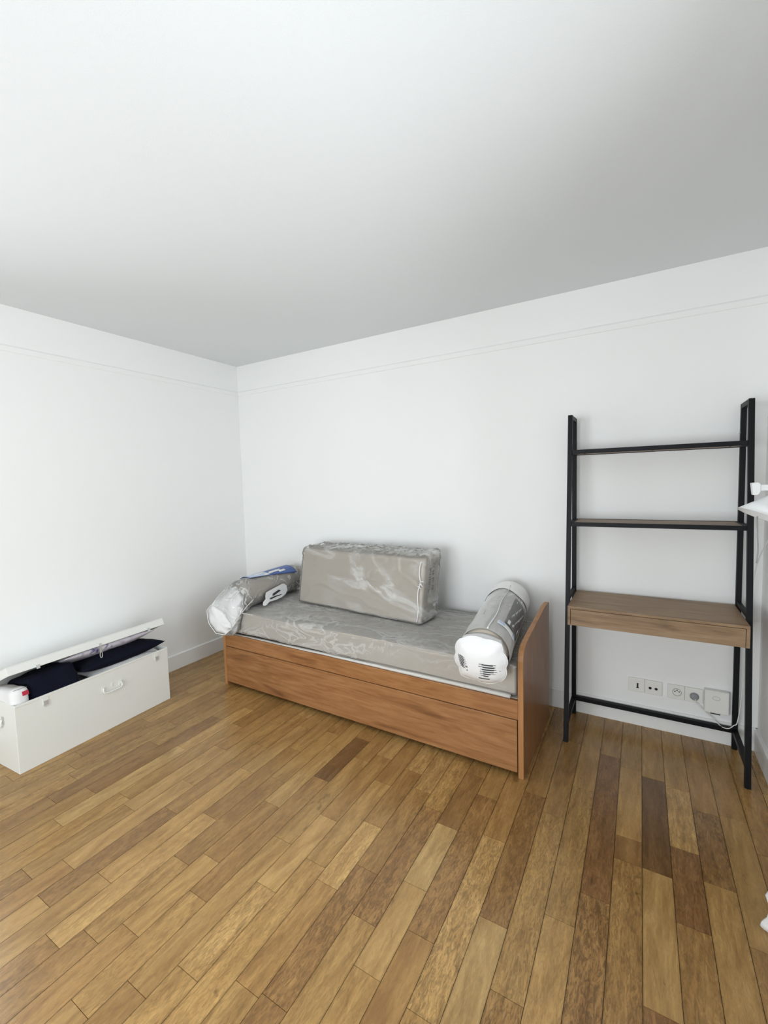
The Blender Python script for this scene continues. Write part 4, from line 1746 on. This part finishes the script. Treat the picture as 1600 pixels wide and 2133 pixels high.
# printed white pillow packet under the lid
m, nt, b = new_mat('violet_print')
tc = nd(nt, 'ShaderNodeTexCoord')
nz = nd(nt, 'ShaderNodeTexNoise')
nz.inputs['Scale'].default_value = 13.0
nz.inputs['Detail'].default_value = 3
nz.inputs['Distortion'].default_value = 1.0
nt.links.new(tc.outputs['Object'], nz.inputs['Vector'])
sp = nd(nt, 'ShaderNodeSeparateXYZ')
nt.links.new(tc.outputs['Object'], sp.inputs[0])
gx = nd(nt, 'ShaderNodeMapRange')
gx.inputs['From Min'].default_value = 0.16
gx.inputs['From Max'].default_value = -0.06
nt.links.new(sp.outputs['X'], gx.inputs['Value'])
gy = nd(nt, 'ShaderNodeMapRange')
gy.inputs['From Min'].default_value = -0.22
gy.inputs['From Max'].default_value = -0.10
nt.links.new(sp.outputs['X'], gy.inputs['Value'])
g1 = nd(nt, 'ShaderNodeMath', operation='MULTIPLY')
nt.links.new(gx.outputs[0], g1.inputs[0])
nt.links.new(gy.outputs[0], g1.inputs[1])
th_ = nd(nt, 'ShaderNodeMapRange')
th_.inputs['From Min'].default_value = 0.46
th_.inputs['From Max'].default_value = 0.58
nt.links.new(nz.outputs['Fac'], th_.inputs['Value'])
g2 = nd(nt, 'ShaderNodeMath', operation='MULTIPLY')
nt.links.new(g1.outputs[0], g2.inputs[0])
nt.links.new(th_.outputs[0], g2.inputs[1])
mx = nd(nt, 'ShaderNodeMix', data_type='RGBA')
mx.inputs['A'].default_value = srgb(226, 222, 232)
mx.inputs['B'].default_value = srgb(66, 60, 128)
nt.links.new(g2.outputs[0], mx.inputs['Factor'])
nt.links.new(mx.outputs['Result'], b.inputs['Base Color'])
b.inputs['Roughness'].default_value = 0.4
M['violet'] = m

pk = obj('pillow_packet', pillow_bm(0.56, 0.26, 0.062, seed=2.0, crease=0.004), M['violet'], smooth=True)
place(pk, (0.555, 0.190, 0.434), (-math.radians(22), 0, 0))
tag(pk, 'white pillow packet with violet print and small red square, squeezed right under the trunk lid', 'pillow')
bm = bmesh.new()
box(bm, 0.135, 0.160, -0.0125, 0.0125, 0, 0.0012)
o = obj('red_square', bm, M['red'], pk)
o.location = (0.0, -0.090, 0.0275)
o.rotation_euler = (math.radians(52), 0, 0)
bm = bmesh.new()
for k in range(2):
    box(bm, 0.0 + 0.01 * k, 0.06 + 0.008 * k, -0.001 - 0.007 * k, 0.001 - 0.007 * k, 0, 0.0008)
o = obj('print_lines', bm, M['soft_ink'], pk)
o.location = (0.0, -0.100, 0.0215)
o.rotation_euler = (math.radians(58), 0, 0)

nv = obj('navy_cushion', pillow_bm(0.53, 0.25, 0.095, seed=5.0, crease=0.006), M['navy'], smooth=True)
place(nv, (0.595, 0.136, 0.386), (-math.radians(5), math.radians(0), math.radians(1)))
tag(nv, 'long dark navy cushion lying across the right half of the open trunk', 'cushion')

# dark folded bedding, left of the cushion
bm = rbox(0.235, 0.26, 0.19, 0.03, 22, 22, 12, lambda p, n: p + n * (N3(p, 13, 4) * 0.010))
nb = obj('folded_blanket', bm, M['navy'], smooth=True)
place(nb, (0.205, 0.150, 0.345), (-math.radians(12), math.radians(-4), 0))
tag(nb, 'folded dark navy blanket between the white packet and the long cushion in the trunk', 'blanket')

# white packet at the left end with the red square
bm = rbox(0.078, 0.27, 0.16, 0.03, 12, 22, 12, lambda p, n: p + n * (N3(p, 10, 7) * 0.008))
wp = obj('pillow_packet', bm, M['white_cotton'], smooth=True)
place(wp, (0.044, 0.150, 0.333), (-math.radians(8), 0, 0))
tag(wp, 'white pillow packet with a red square label at the left end of the trunk', 'pillow')
bm = bmesh.new()
box(bm, -0.014, 0.014, -0.0012, 0, -0.011, 0.011)
o = obj('red_square', bm, M['red'], wp)
o.location = (0.016, -0.1365, 0.046)
o.rotation_euler = (math.radians(-8), 0, 0)
bm = bmesh.new()
box(bm, -0.030, 0.03, -0.0010, 0, -0.0008, 0.0008)
o = obj('fold_line', bm, M['soft_ink'], wp)
o.location = (0.0, -0.128, 0.073)
o.rotation_euler = (math.radians(-50), 0, 0)

# white sheets peeping over the front rim
ws = obj('folded_sheet', pillow_bm(0.46, 0.16, 0.05, seed=8.0, crease=0.006), M['white_cotton'], smooth=True)
place(ws, (0.600, 0.092, 0.337), (math.radians(4), 0, 0))
tag(ws, 'folded white sheet showing along the front rim under the navy cushion', 'sheet')
ws = obj('folded_sheet', pillow_bm(0.42, 0.30, 0.18, seed=12.0, crease=0.008), M['white_cotton'], smooth=True)
place(ws, (0.575, 0.185, 0.205), (0, 0, 0))
tag(ws, 'thick white bedding roll deep in the trunk under everything else', 'bedding')
cc = obj('pillow_case', pillow_bm(0.10, 0.13, 0.05, 16, 16, seed=3.0, crease=0.004), M['white_cotton'], smooth=True)
place(cc, (0.790, 0.115, 0.335), (0, math.radians(12), 0))
tag(cc, 'crumpled pale pillow case in the right corner of the trunk', 'pillow case')
